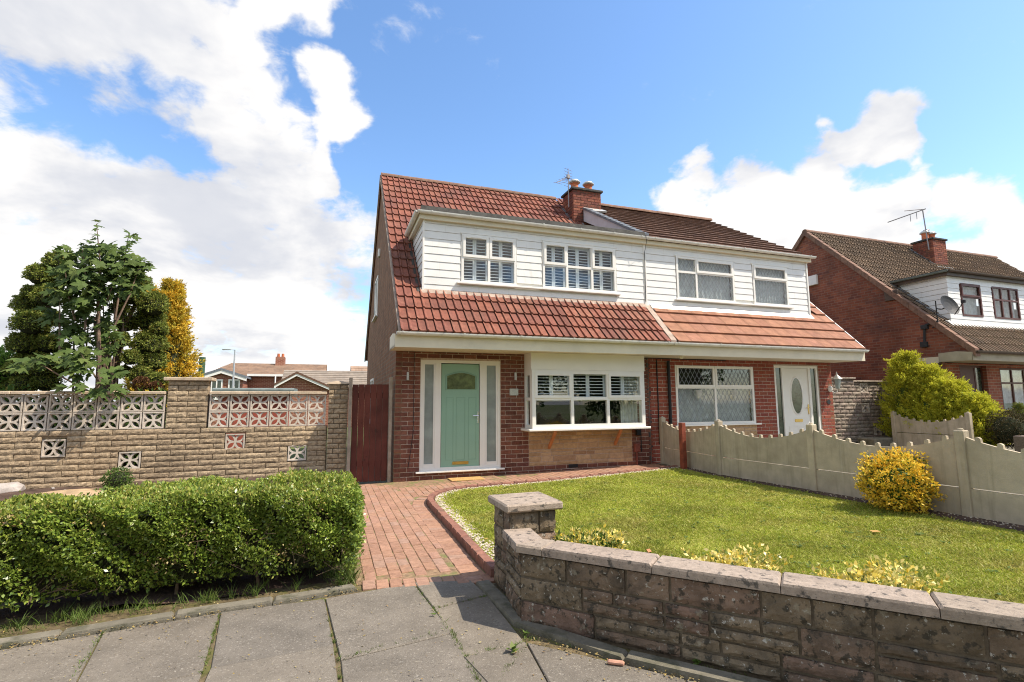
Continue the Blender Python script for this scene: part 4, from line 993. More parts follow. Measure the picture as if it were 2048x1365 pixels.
# ------------------------------------------------------------------ the left house
H1 = thing('house', (2.7,3.9,0), 'brick house with ribbed red roof tiles, mint green door and plantation shutters', 'house', 'pair of dormer houses')
H2 = thing('house', (8.1,3.9,0), 'brick house with flat orange and brown roof tiles, white front door and leaded windows', 'house', 'pair of dormer houses')
WT = 2.36
h_door = (.46,2.02,.16,2.21); h_bay = (2.52,5.02,.86,WT); h_stone = (2.60,4.94,.16,.87)
holesL = [h_door, h_bay, h_stone]
mb = MB(); core(mb, .008, W2, -.2, WT, .005, .14, [h_door, (2.60,4.94,.9,2.05)]); wl_ = mb.build('front_wall', MOR, H1)
pieces(lay(0, W2, .0-2*.083+.216-.05, WT, .235, .083, holes=holesL), 'brick', wl_, BRL, (0, 0, 0), 0, .09)
def randstone(x0, x1, z0, z1, seed):
    r = random.Random(seed); out = []; z = z0
    while z < z1-.01:
        h = r.choice([.055,.075,.075,.11]); h = min(h, z1-z)
        if z1-z-h < .03: h = z1-z
        x = x0
        while x < x1-.01:
            l = min(r.uniform(.18, .5), x1-x)
            if x1-x-l < .08: l = x1-x
            out.append((x+.0045, x+l-.0045, z+.0045, z+h-.0045)); x += l
        z += h
    return out
pieces(randstone(2.60, 4.94, .165, .865, 3), 'stone', wl_, TAN, (0, 0, 0), 0, .05, rough=.006)
# gable, party and back walls, floors
def gable_side(x, m, parent, th, name='gable_wall', yb=7.92):
    pts = [(x,.0,-.2),(x,yb,-.2),(x,yb,slope(RY-(yb-RY))-.06),(x,RY,RZ-.06),(x,.0,slope(0)-.08)]
    return MB().prism(pts, (th, 0, 0)).build(name, m, parent)
gw1 = gable_side(.002, BRG, H1, .12)
gable_side(W2-.05, ROOM, H1, .045, 'party_wall'); gable_side(W2+.005, ROOM, H2, .045, 'party_wall')
for H, x0, x1 in ((H1, .125, W2-.052), (H2, W2+.052, 10.68)):
    MB().box(x0, x1, 7.80, 7.915, -.2, 3.4).build('back_wall', BRG, H)
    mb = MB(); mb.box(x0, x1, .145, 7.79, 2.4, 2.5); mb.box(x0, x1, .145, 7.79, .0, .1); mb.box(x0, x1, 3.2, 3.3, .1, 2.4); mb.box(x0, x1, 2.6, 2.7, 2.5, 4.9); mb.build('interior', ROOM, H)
# gable window and vent on the left side
mb = MB()
gwv = gx(756,600,-.002)
for (y0, y1, z0, z1) in ((4.4, 5.4, 3.75, 4.85), (5.0, 6.2, .9, 2.1)):
    wv = MB(); xx = -.015
    for a, b, c, d in ((y0, y1, z0, z0+.06), (y0, y1, z1-.06, z1), (y0, y0+.06, z0+.06, z1-.06), (y1-.06, y1, z0+.06, z1-.06), ((y0+y1)/2-.03, (y0+y1)/2+.03, z0+.06, z1-.06)): wv.box(xx, .05, a, b, c, d)
    wv.box(-.07, .0, y0-.06, y1+.06, z0-.04, z0-.002)
    w_ = wv.build('side_window', PVC, H1); MB().box(-.003, .001, y0+.06, y1-.06, z0+.06, z1-.06).build('pane', DGLASS, w_)
MB().cham(-.05, .001, 3.95, 4.15, 5.25, 5.45, .006).build('alarm_box', PVC, H1)
# eaves box, soffit, gutter
def eaves(H, x0, x1, endl, endr, m=CREAM, gm=GUT, dz=0., nb=6, y=-.82):
    MB().box(x0, x1, y, y+.025, 2.345+dz, 2.56+dz).build('fascia', m, H)
    MB().box(x0, x1, y+.027, .005, 2.362+dz, 2.385+dz).build('soffit', m, H)
    if endl is not None: MB().prism([(endl,y+.002,2.347+dz),(endl,-.0,2.364+dz),(endl,0.,2.60+dz),(endl,-.45,2.62+dz),(endl,y+.002,2.57+dz)], (.02,0,0)).build('eaves_end', m, H)
    if endr is not None: MB().prism([(endr,y+.002,2.347+dz),(endr,-.0,2.364+dz),(endr,0.,2.60+dz),(endr,-.45,2.62+dz),(endr,y+.002,2.57+dz)], (-.02,0,0)).build('eaves_end', m, H)
    g = gutter('gutter', (x0+.02,y-.062,2.60+dz), (x1+.0,y-.062,2.60+dz), .058, gm, H)
    for k in range(nb): bracket((x0+.12+(x1-x0-.24)*k/(nb-1), y-.062, 2.60+dz), .058, gm, g)
eaves(H1, -.115, W2, -.115, None); eaves(H2, W2+.003, 10.93, None, 10.93)
# roof of the left house
def roof_deck(name, parent, x0, x1, m, cut=None, dz=-.035):
    """thin deck under the tiles, front and back"""
    mb = MB(); t = .05
    def fs(y0, y1, xa, xb): mb.hexa([(xa,y0,slope(y0)+dz-t),(xb,y0,slope(y0)+dz-t),(xb,y1,slope(y1)+dz-t),(xa,y1,slope(y1)+dz-t)], [(xa,y0,slope(y0)+dz),(xb,y0,slope(y0)+dz),(xb,y1,slope(y1)+dz),(xa,y1,slope(y1)+dz)])
    if cut:
        cx0, cx1, cy1 = cut; fs(EY, .02, x0, x1)
        if cx0 > x0+.01: fs(.02, cy1, x0, cx0)
        if cx1 < x1-.01: fs(.02, cy1, cx1, x1)
        fs(cy1, RY, x0, x1)
    else: fs(EY, RY, x0, x1)
    bs = lambda y: RZ-(y-RY)
    mb.hexa([(x0,RY,RZ+dz-t),(x1,RY,RZ+dz-t),(x1,8.5,bs(8.5)+dz-t),(x0,8.5,bs(8.5)+dz-t)], [(x0,RY,RZ+dz),(x1,RY,RZ+dz),(x1,8.5,bs(8.5)+dz),(x0,8.5,bs(8.5)+dz)])
    return mb.build(name, m, parent)
rf1 = roof_deck('roof', H1, -.03, W2, TILR, (.5, W2, 1.42))
G_ = .345; TWL = (W2+.035-.06)/18
TM = tmesh('tile', TWL, G_+.07, ROLL, TILR)
roof_tiles(rf1, TM, 20, 18, -.035, TWL, G_, EY-.035, EZ-.03, ANG, lambda r, c: (r < 4) or (c < 2) or r >= 10)
ridge(rf1, -.04, 5.05, RY, RZ+.01, RIDG)
# verge strip and party flashing
def slope_strip(name, parent, x0, x1, ya, yb, m, up=.03, th=.06, f=slope):
    return MB().hexa([(x0,ya,f(ya)+up-th),(x1,ya,f(ya)+up-th),(x1,yb,f(yb)+up-th),(x0,yb,f(yb)+up-th)], [(x0,ya,f(ya)+up),(x1,ya,f(ya)+up),(x1,yb,f(yb)+up),(x0,yb,f(yb)+up)]).build(name, m, parent)
slope_strip('verge', rf1, -.065, -.028, EY-.02, RY, VERG, up=.005, th=.08)
MB().hexa([(-.065,RY,RZ-.12),(-.03,RY,RZ-.12),(-.03,8.5,RZ-(8.5-RY)-.12),(-.065,8.5,RZ-(8.5-RY)-.12)], [(-.065,RY,RZ-.0),(-.03,RY,RZ),(-.03,8.5,RZ-(8.5-RY)),(-.065,8.5,RZ-(8.5-RY))]).build('verge', VERG, rf1)
slope_strip('party_flashing', rf1, W2-.04, W2+.10, EY-.02, .0, VERG, up=.035)
# dormer
ZB, ZT = 3.50, 4.93
d1 = MB().box(.49, W2-.002, .012, .05, ZB-.1, 3.735).box(.49, W2-.002, .012, .05, 4.735, ZT+.02).box(.49, 1.22, .012, .05, 3.735, 4.735).box(2.35, 2.94, .012, .05, 3.735, 4.735).box(4.66, W2-.002, .012, .05, 3.735, 4.735).build('dormer', BOARD, H1)
dh = [(1.20,2.37,3.70,4.72),(2.92,4.68,3.70,4.74)]
cladding(d1, .47, W2-.03, ZB, ZT, 0, dh+[(2.36,2.93,3.68,3.74)])
cheek(d1, .48, -1, ZB, ZT, lambda z: (z-EZ)*(RY-EY)/(RZ-EZ)+EY-.02)
MB().box(.455, .49, -.035, .03, ZB-.02, ZT).build('corner_trim', PVC, d1); MB().box(W2-.03, W2+.03, -.03, .01, ZB-.03, ZT).build('corner_trim', PVC, d1)
w1 = window(H1, 1.215, 2.36, 3.735, 4.715, -.02, [1.78], 4.24, openers=(0, 1))
w2 = window(H1, 2.935, 4.665, 3.735, 4.735, -.02, [3.49,4.08], 4.24, openers=(0, 2))
MB().cham(1.12, 4.74, -.085, .0, 3.695, 3.733, .006).build('window_sill', PVC, d1)
MB().box(1.19, 2.39, -.035, -.002, 4.718, 4.745).build('window_head', PVC, d1); MB().box(2.91, 4.69, -.035, -.002, 4.738, 4.765).build('window_head', PVC, d1)
# dormer flat roof, fascia and gutter
MB().box(.36, W2, -.10, 1.55, 5.02, 5.075).build('flat_roof', FELT, d1)
MB().hexa([(.40,-.09,5.075),(W2,-.09,5.075),(W2,.10,5.075),(.40,.10,5.075)], [(.42,-.06,5.18),(W2,-.06,5.18),(W2,.02,5.19),(.42,.02,5.19)]).build('felt_upstand', FELT, d1)
MB().box(.38, W2, -.10, -.08, 4.90, 5.02).build('fascia', CREAM, d1); MB().box(.382, W2, -.08, .03, 4.905, 4.925).build('soffit', CREAM, d1)
MB().box(.38, .40, -.08, 1.4, 4.90, 5.02).build('fascia', CREAM, d1); MB().box(.40, .47, .03, 1.35, 4.905, 4.925).build('soffit', CREAM, d1)
g = gutter('gutter', (.33,-.155,5.035), (W2,-.155,5.035), .053, GUT, d1)
for x in (.6,1.35,2.0,2.9,3.75,4.55,5.25): bracket((x,-.155,5.035), .053, GUT, g)
gutter('gutter', (.33,-.155,5.034), (.33,1.33,5.034), .053, GUT, d1, out=(-1,0,0))
# lead beside the dormer cheek and mortar fillets
slope_strip('lead_flashing', d1, .36, .475, -.06, 1.38, FELT, up=.045, th=.04)
MB().hexa([(.42,-.10,slope(-.10)+.0),(W2-.03,-.10,slope(-.10)),(W2-.03,.0,slope(0)+.03),(.42,.0,slope(0)+.03)], [(.42,-.08,slope(-.08)+.035),(W2-.03,-.08,slope(-.08)+.035),(W2-.03,.0,slope(0)+.075),(.42,.0,slope(0)+.075)]).build('mortar_fillet', VERG, d1)
# chimney on the party line
ch = chimney_stack(H1, 5.10, 5.98, 2.84, 3.50, 6.1, 7.33)
aerial(ch, (5.03,2.98,6.85), 1.05, 5, mesh_up=True, az=-1.2)
MB().hexa([(5.06,2.70,slope(2.70)-.05),(5.40,2.70,slope(2.70)-.05),(5.40,3.5,slope(3.5)-.05),(5.06,3.5,slope(3.5)-.05)], [(5.02,2.72,slope(2.72)+.03),(5.40,2.72,slope(2.72)+.03),(5.40,3.5,slope(3.5)+.05),(5.02,3.5,slope(3.5)+.05)]).build('lead_flashing', LEAD, ch)
MB().hexa([(5.42,2.62,6.62),(6.02,2.62,6.68),(6.02,2.86,6.74),(5.42,2.86,6.74)], [(5.42,2.60,6.66),(6.03,2.60,6.72),(6.03,2.86,6.86),(5.42,2.86,6.86)]).build('lead_flashing', COWL, ch)

# bay window
BY = -.40
bay = MB().box(2.52, 5.02, BY, .0, 2.03, WT).build('bay', PVC, H1)
MB().box(2.505, 5.035, BY-.012, BY-.001, 2.035, WT-.002).build('bay_panel', PVC, bay)
def bx(u): return gy(u, 790, BY).x
bw = window(H1, 2.52, 5.02, .905, 2.03, BY, [bx(1144.5), bx(1216)], 1.475, openers=(0, 2), name='bay_window', f=.075, mull=.06, shutters='top')
MB().cham(2.43, 5.10, BY-.075, .02, .862, .903, .006).build('window_sill', PVC, bw)
for x0 in (2.52, 4.96):
    sb = MB(); a, b, c, d = BY+.062, .0, .905, 2.03
    sb.box(x0, x0+.06, a, b, c, c+.07); sb.box(x0, x0+.06, a, b, d-.1, d-.001); sb.box(x0, x0+.06, a+.0, a+.06, c+.07, d-.1); sb.box(x0, x0+.06, b-.06, b, c+.07, d-.1); sb.box(x0, x0+.06, a+.06, b-.06, 1.44, 1.50)
    sd = sb.build('side_light', PVC, bay)
    for z0, z1 in ((.975, 1.44), (1.50, 1.93)): MB().box(x0+.02, x0+.026, a+.058, b-.058, z0-.002, z1+.002).build('pane', GLASS, sd)
# curtain inside and brackets below
mb = MB(); n = 24
mb.add([(4.55+.4*i/n, -.22+.02*math.sin(i*1.3), z) for i in range(n+1) for z in (.95, 1.98)], [(2*i, 2*i+2, 2*i+3, 2*i+1) for i in range(n)]); mb.build('curtain', CURT, bw, fix=False)
for u0, v0, u1, v1 in ((1111,864,1098,893), (1243,858,1230,886)):
    a = gy(u0, v0, BY-.02); b = gy(u1, v1, -.035); dv = Vector((.028,0,0)); up = Vector((0,0,.05))
    MB().hexa([a-dv-up*.6, a+dv-up*.6, b+dv-up, b-dv-up], [a-dv+up*.4, a+dv+up*.4, b+dv+up*.2, b-dv+up*.2]).build('bracket', TIMB, bay)

# front door with side lights
dx0, dx1, dz0, dz1 = .46, 2.02, .165, 2.21
mb = MB(); y0, y1 = .02, .10; ring(mb, dx0, dx1, dz0, dz1, y0, y1, .055); mb.box(.74, .85, y0+.002, y1-.002, dz0+.055, dz1-.055); mb.box(1.61, 1.72, y0+.002, y1-.002, dz0+.055, dz1-.055)
for a, b in ((.515,.74),(1.72,1.965)): ring(mb, a-.001, b+.001, dz0+.054, dz1-.054, y0+.012, y1-.01, .03, .07)
fd = mb.build('front_door', PVC, H1)
for a, b in ((.54,.712),(1.748,1.937)): MB().box(a, b, .055, .065, .28, 2.13).build('side_light', FROST, fd)
MB().cham(.39, 2.085, -.06, .06, .135, .166, .006).build('door_sill', PVC, fd)
lf = MB(); lx0, lx1, lz0, lz1 = .86, 1.60, .205, 2.14
lf.box(lx0, lx1, .045, .09, lz0, lz1)
def fz(v): return gy(920, v, .045).z
def fx(u): return gy(u, 850, .045).x
wx0, wx1, wz0, wz1 = fx(893.3), fx(950.1), fz(778.7), fz(746.5)
leaf = lf.build('door_leaf', MINT, fd)
arc = [(wx0, wz0), (wx1, wz0)]+[(wx1+(wx0-wx1)*k/10, wz1-.06+.06*math.sin(math.pi*k/10)) for k in range(11)]
MB().prism([(x, .0435, z) for x, z in arc], (0, -.003, 0)).build('leaded_light', STAINED, fd)
mo = MB(); c_ = Vector(((wx0+wx1)/2, 0, (wz0+wz1)/2))
for (a, b), (c, d) in zip(arc, arc[1:]+arc[:1]):
    p, q = Vector((a, .045, b)), Vector((c, .045, d)); o1, o2 = (p-c_), (q-c_); o1.y = o2.y = 0
    k1, k2 = o1.normalized()*.035, o2.normalized()*.035; mo.hexa([p, q, q+k2, p+k1], [p+Vector((0,-.012,0)), q+Vector((0,-.012,0)), q+k2*.8+Vector((0,-.008,0)), p+k1*.8+Vector((0,-.008,0))])
for a, b in ((.93,1.075),(1.125,1.335),(1.385,1.53)): pass
pz0, pz1 = fz(920), fz(795)
for a, b in ((fx(891.5),fx(906.5)),(fx(912),fx(930)),(fx(936.5),fx(952))):
    for w_, d_ in ((.0, .004), ): ring(mo, a, b, pz0, pz1, .041, .0455, .008)
mo.build('door_moulding', MINTD, fd)
MB().cham(fx(905), fx(937), .030, .0445, fz(929), fz(923), .003).build('letter_plate', BRASS, fd)
hx = fx(956); mb = MB(); mb.cham(hx-.015, hx+.015, .034, .0448, 1.02, 1.24, .004); mb.tube([(hx,.034,1.16),(hx,.0,1.16),(hx-.11,-.003,1.16)], .009, 8); mb.build('door_handle', CHROME, fd)
MB().box(.86, 1.60, .03, .05, .186, .206).build('threshold', CHROME, fd)
# wall lights, number plate, mat, cables, meter bits
for u in (815.5, 1030.5):
    c = gy(u, 753, -.03); mb = MB(); mb.cham(c.x-.02, c.x+.02, -.075, -.02, c.z-.075, c.z+.075, .006); mb.box(c.x-.012, c.x+.012, -.021, .003, c.z-.03, c.z+.03); mb.build('wall_light', COWL, H1)
c = gy(1028, 784.5, -.01); MB().cham(c.x-.09, c.x+.09, -.016, -.001, c.z-.066, c.z+.066, .004).build('number_plate', PLAQ, H1)
tag(MB().cham(fx(893), fx(893)+.62, -.42, -.08, .022, .04, .006).build('door_mat', MAT_), 'flat tan coir mat on the paving below the mint door', 'mat')
def cable(pts, r, m, H, name='cable'): return MB().tube(pts, r, 6).build(name, m, H)
cable([(.335,-.008,2.34),(.34,-.008,1.5),(.34,-.008,.9),(.30,-.008,.55),(.255,-.008,.24)], .005, BLACK, H1)
cable([(5.13,-.01,2.33),(5.14,-.01,1.4),(5.16,-.01,.9),(5.16,-.01,.35)], .008, BLACK, H1)
MB().cham(5.03, 5.13, -.06, .003, .70, .82, .006).build('junction_box', BLACK, H1)
MB().cham(4.97, 5.09, -.07, .002, .36, .53, .008).build('meter_box', mat('brown_box', [(.22,.07,.05)], bump=0), H1)
cable([(5.03,-.03,.36),(5.03,-.03,.06)], .018, MATS['brown_box'], H1, 'pipe')
MB().cham(3.45, 3.66, -.006, .0, .10, .165, .002).build('air_brick', BLACK, H1)
mb = MB(); mb.tube([(5.90,-.045,2.30),(5.90,-.045,.15)], .034, 10); mb.build('downpipe', BLACK, H2)
mb = MB(); mb.lathe((5.78,-.66,2.29), [(.02,0),(.045,.02),(.055,.06)], 10); mb.build('gutter_outlet', CREAM, H2)
cable([(5.62,-.012,2.33),(5.62,-.012,.5)], .012, BLACK, H2)
cable([(5.0,-.03,2.345),(5.5,-.035,2.35),(6.2,-.03,2.345),(7.5,-.02,2.34)], .01, BLACK, H2)
cable([(5.33,-.215,5.06),(5.34,-.21,4.9),(5.40,-.04,4.72),(5.39,-.036,3.6)], .006, BLACK, H1)

# ------------------------------------------------------------------ the right house of the pair
WR = 10.81
hw_ = (6.10,8.32,.89,2.24); hs_ = (6.10,8.32,.22,.87); hd_ = (8.95,10.38,.18,2.27)
mb = MB(); core(mb, W2+.002, WR-.008, -.2, WT, .004, .14, [hw_, hd_]); wr_ = mb.build('front_wall', MOR, H2)
pieces(lay(W2+.003, WR, .05, WT, .235, .083, holes=[hw_, hs_, hd_]), 'brick', wr_, BRR, (0, 0, 0), 0, .09)
pieces(randstone(6.10, 8.32, .225, .865, 9), 'stone', wr_, TAN, (0, 0, 0), 0, .05, rough=.006)
gable_side(WR-.122, BRG, H2, .12)
wR = window(H2, 6.11, 8.31, .90, 2.235, .015, [7.19], 1.72, openers=(0, 1), vent=False, shutters=False, net=1.70, split=1, lattice=.2)
MB().cham(6.05, 8.42, -.06, .05, .862, .899, .006).build('window_sill', PVC, wR)
for x in (6.75, 7.75): MB().lathe((x, .085, 1.42), [(.01,0),(.06,.08),(.09,.16),(.1,.24)], 12).build('hanging_ornament', CURT, wR)
# white door with oval light
mb = MB(); ring(mb, 8.955, 10.375, .18, 2.265, .02, .10, .06); mb.box(9.20, 9.27, .022, .098, .24, 2.205); mb.box(10.06, 10.13, .022, .098, .24, 2.205); fd2 = mb.build('front_door', PVC, H2)
for a, b in ((9.015,9.20),(10.13,10.315)): MB().box(a, b, .055, .065, .24, 2.205).build('side_light', DGLASS, fd2)
MB().box(9.272, 10.058, .045, .09, .21, 2.2).build('door_leaf', PVC, fd2)
oc = (9.66, 1.53)
ov = lambda k, rx, rz, y: (oc[0]+rx*math.cos(k), y, oc[1]+rz*math.sin(k))
K = [2*math.pi*i/28 for i in range(28)]
MB().prism([ov(k, .17, .43, .0435) for k in K], (0, -.003, 0)).build('oval_light', DGLASS, fd2)
mb = MB()
for i in range(28):
    a, b = K[i], K[(i+1) % 28]; mb.hexa([ov(a,.17,.43,.0449), ov(b,.17,.43,.0449), ov(b,.22,.48,.0449), ov(a,.22,.48,.0449)], [ov(a,.175,.435,.03), ov(b,.175,.435,.03), ov(b,.21,.47,.036), ov(a,.21,.47,.036)])
ring(mb, 9.36, 9.64, .3, .80, .040, .0449, .012); ring(mb, 9.69, 9.97, .3, .80, .040, .0449, .012); mb.build('door_moulding', PVC, fd2)
MB().cham(9.55, 9.79, .03, .0445, .90, .965, .003).build('letter_plate', BRASS, fd2)
mb = MB(); mb.cham(9.995, 10.025, .032, .0445, 1.08, 1.32, .004); mb.tube([(10.01,.032,1.24),(10.01,-.005,1.24),(9.90,-.008,1.24)], .009, 8); mb.build('door_handle', BRASS, fd2)
# lantern, number disc
mb = MB(); lx, lz = 10.83, 1.72; mb.lathe((10.70,-.02,1.62), [(.02,0),(.055,.05),(.06,.11),(.03,.16)], 12); mb.tube([(10.70,-.03,1.66),(10.72,-.12,1.60),(10.74,-.18,1.63),(10.74,-.2,1.70)], .014, 8)
ln = mb.build('lantern', PVC, H2)
MB().lathe((10.74,-.2,1.70), [(.045,0),(.05,.01),(.085,.22),(.088,.235)], 6).build('lantern_glass', FROST, ln)
MB().lathe((10.74,-.2,1.935), [(.12,0),(.115,.012),(.06,.07),(.02,.11),(.012,.17),(.004,.19)], 6).build('lantern_roof', PVC, ln)
MB().lathe((10.64,-.012,1.38), [(.06,0),(.06,.004)], 16).build('number_disc', GREYD, H2).rotation_euler.x = math.pi/2
# roofs: lower orange course, upper brown slope running down over the dormer
rf2 = roof_deck('roof', H2, W2+.002, 10.84, TILO, (W2+.01, 10.2, RY-.3))
TW2 = .332
TF = tmesh('tile', TW2, G_+.07, FLAT, TILO, tip=.046, th=.05)
roof_tiles(rf2, TF, 12, 16, W2+.105, TW2, G_, EY-.035, EZ-.03, ANG, lambda r, c: (r < 4) or (c >= 15))
ANU = math.atan2(RZ-5.06, RY+.13); YU, ZU = -.13, 5.06
fu = lambda y: ZU+(y-YU)*(RZ-ZU)/(RY-YU)
TB = tmesh('tile', .335, G_+.07, FLAT, TILB, tip=.046, th=.05)
rf3 = MB().prism([(W2+.002,YU+.02,fu(YU+.02)-.09),(10.26,YU+.02,fu(YU+.02)-.09),(10.74,RY,RZ-.09),(W2+.002,RY,RZ-.09)], (0,0,.05)).build('upper_roof', TILB, H2)
rows = 14; gU = math.hypot(RY-YU, RZ-ZU)/rows
for r in range(rows):
    xe = 10.27+.5*r/rows; n = int((xe-W2-.03)/.335)+1; st = xe-n*.335
    for c in range(n):
        if r >= 9 and st+c*.335 < 5.75: continue
        x = st+c*.335
        if x < W2-.02: x = W2+.0
        o = bpy.data.objects.new('tile', TB); o.rotation_euler = (ANU+random.uniform(-.005, .005), random.uniform(-.003, .003), 0); place(o, rf3, (x+random.uniform(-.001, .001), YU+r*gU*math.cos(ANU), ZU-.045+r*gU*math.sin(ANU)))
ridge(rf3, 6.02, 10.78, RY, RZ+.01, RIDG)
MB().hexa([(10.845,EY,slope(EY)-.08),(10.875,EY,slope(EY)-.08),(10.875,RY-.3,slope(RY-.3)-.08),(10.845,RY-.3,slope(RY-.3)-.08)], [(10.845,EY,slope(EY)+.03),(10.875,EY,slope(EY)+.03),(10.875,RY-.3,slope(RY-.3)+.03),(10.845,RY-.3,slope(RY-.3)+.03)]).build('verge', PVC, rf2)
# slated party upstand between the two upper roofs
MB().prism([(W2-.012,.35,5.076),(W2-.012,2.80,6.42),(W2-.012,2.80,fu(2.80)+.0),(W2-.012,-.05,fu(-.05)),(W2-.012,-.05,5.06)], (.012,0,0)).build('slate_cheek', mat('pale_slate', [(.50,.49,.52)], nscale=3, namt=.1, bump=.2), H1)
for k in range(11):
    y0 = -.02+k*.255; y1 = y0+.25
    MB().hexa([(W2-.05,y0,fu(y0)-.02),(W2+.14,y0,fu(y0)+.0),(W2+.14,y1,fu(y1)+.0),(W2-.05,y1,fu(y1)-.02)], [(W2-.05,y0,fu(y0)+.055),(W2+.14,y0,fu(y0)+.055),(W2+.14,y1,fu(y1)+.035),(W2-.05,y1,fu(y1)+.035)]).build('verge_slate', SLAT, rf3)
# dormer of the right house
XR = 10.21
d2 = MB().box(W2+.003, XR-.01, .012, .05, ZB-.1, 3.725).box(W2+.003, XR-.01, .012, .05, 4.715, ZT+.02).box(W2+.003, 6.25, .012, .05, 3.725, 4.715).box(7.88, 8.46, .012, .05, 3.725, 4.715).box(9.54, XR-.01, .012, .05, 3.725, 4.715).build('dormer', BOARD, H2)
cladding(d2, W2+.035, XR+.01, ZB, ZT, 0, [(6.22,7.90,3.69,4.73),(8.44,9.57,3.69,4.73),(7.88,8.46,3.67,3.73)])
cheek(d2, XR, 1, ZB, ZT, lambda z: 3.0)
MB().box(XR-.01, XR+.028, -.035, .03, ZB-.02, ZT).build('corner_trim', PVC, d2)
wa = window(H2, 6.24, 7.885, 3.72, 4.72, -.02, [6.79], 4.36, openers=(1,), vent=False, shutters=False, net=4.69, lattice=.17)
wb = window(H2, 8.455, 9.555, 3.72, 4.72, -.02, [], 4.36, openers=(0,), vent=False, shutters=False, net=4.69, lattice=.17)
MB().cham(6.17, 9.64, -.085, 0, 3.68, 3.718, .006).build('window_sill', PVC, d2)
for a, b in ((6.2,7.92),(8.42,9.59)): MB().box(a, b, -.035, -.002, 4.722, 4.748).build('window_head', PVC, d2)
MB().box(W2+.002, XR+.10, -.10, -.08, 4.90, 5.02).build('fascia', CREAM, d2); MB().box(W2+.002, XR+.10, -.08, .03, 4.905, 4.925).build('soffit', CREAM, d2)
g = gutter('gutter', (W2+.004,-.155,5.035), (XR+.16,-.155,5.035), .053, GUT, d2)
for x in (5.6,6.3,7.2,8.1,8.9,9.7,10.2): bracket((x,-.155,5.035), .053, GUT, g)
MB().hexa([(W2+.1,-.14,slope(-.14)+.0),(XR+.05,-.14,slope(-.14)),(XR+.05,-.0,slope(0)+.03),(W2+.1,.0,slope(0)+.03)], [(W2+.1,-.12,slope(-.12)+.045),(XR+.05,-.12,slope(-.12)+.045),(XR+.05,.0,slope(0)+.08),(W2+.1,.0,slope(0)+.08)]).build('lead_flashing', COWL, d2)

# ------------------------------------------------------------------ the next house along
dzT = .085; XT = 15.05
H3 = thing('house', (17.7,3.9,.25), 'next house with bare brick gable, weathered brown ribbed roof and brown window frames', 'house')
def s3(y): return slope(y)+dzT
MB().prism([(XT,0,0),(XT,7.92,0),(XT,7.92,s3(0)-.06),(XT,RY,RZ+dzT-.06),(XT,.0,s3(0)-.08)], (.15,0,0)).build('gable_wall', BRN, H3)
mb = MB(); hh = [(15.8,17.0,.2,2.4),(17.6,20.0,1.05,2.35)]; core(mb, XT+.15, 21, .0, 2.45, 0, .15, hh); mb.build('front_wall', BRF, H3)
MB().box(17.6, 20.0, -.01, .0, .35, 1.05).build('stone_panel', TAN, H3)
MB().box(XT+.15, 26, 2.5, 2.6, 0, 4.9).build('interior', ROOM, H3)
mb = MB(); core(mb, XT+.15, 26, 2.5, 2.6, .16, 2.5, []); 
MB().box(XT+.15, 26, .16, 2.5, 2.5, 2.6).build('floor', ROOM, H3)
r3 = MB(); t = .05
for ya, yb, xa, xb in ((EY, .02, XT-.05, 26), (.02, 1.42, XT-.05, 15.62), (1.42, RY, XT-.05, 26)):
    r3.hexa([(xa,ya,s3(ya)-.035-t),(xb,ya,s3(ya)-.035-t),(xb,yb,s3(yb)-.035-t),(xa,yb,s3(yb)-.035-t)], [(xa,ya,s3(ya)-.035),(xb,ya,s3(ya)-.035),(xb,yb,s3(yb)-.035),(xa,yb,s3(yb)-.035)])
zr = RZ+dzT-.035
r3.hexa([(XT-.05,RY,zr-t),(26,RY,zr-t),(26,8.5,zr-t-4.54),(XT-.05,8.5,zr-t-4.54)], [(XT-.05,RY,zr),(26,RY,zr),(26,8.5,zr-4.54),(XT-.05,8.5,zr-4.54)])
rf4 = r3.build('roof', TILG, H3)
roof_tiles(rf4, None, 20, 36, XT+.1, .30, G_, EY-.035, EZ+dzT-.03, ANG, lambda r, c: r < 4 or c < 2 or r >= 10, joined='roof_tiles', prof=ROLL, l=G_+.07, m=TILG)
ridge(rf4, XT-.06, 26, RY, RZ+dzT+.01, RIDG)
n = 22
for k in range(n):     # heavy verge tiles down the gable edge
    y0 = EY+(RY-EY)*k/n; y1 = EY+(RY-EY)*(k+1)/n-.008
    MB().hexa([(XT-.09,y0,s3(y0)-.16),(XT+.11,y0,s3(y0)-.16),(XT+.11,y1,s3(y1)-.16),(XT-.09,y1,s3(y1)-.16)], [(XT-.09,y0,s3(y0)+.05),(XT+.11,y0,s3(y0)+.05),(XT+.11,y1,s3(y1)+.035),(XT-.09,y1,s3(y1)+.035)]).build('verge_tile', RIDG, rf4)
for k in range(n):
    y0 = RY+(8.5-RY)*k/n; y1 = RY+(8.5-RY)*(k+1)/n-.008; b = lambda y: RZ+dzT-(y-RY)
    MB().hexa([(XT-.09,y0,b(y0)-.16),(XT+.11,y0,b(y0)-.16),(XT+.11,y1,b(y1)-.16),(XT-.09,y1,b(y1)-.16)], [(XT-.09,y0,b(y0)+.04),(XT+.11,y0,b(y0)+.04),(XT+.11,y1,b(y1)+.04),(XT-.09,y1,b(y1)+.04)]).build('verge_tile', RIDG, rf4)
eaves(H3, XT-.1, 22, XT-.1, None, m=mat('stone_paint', [(.40,.35,.26)], nscale=3, namt=.15, bump=.1), gm=GUTB, dz=dzT+.02, nb=7)
MB().prism([(XT+.002,-.8,2.47),(XT+.002,-.0,2.47),(XT+.002,-.0,s3(0)-.09),(XT+.002,-.8,s3(-.8)-.09)], (.1,0,0)).build('gable_return', BRN, H3)
MB().box(XT-.05, XT+.0, -.0, 1.0, 2.44, 2.62).build('soffit_box', CREAM, H3)
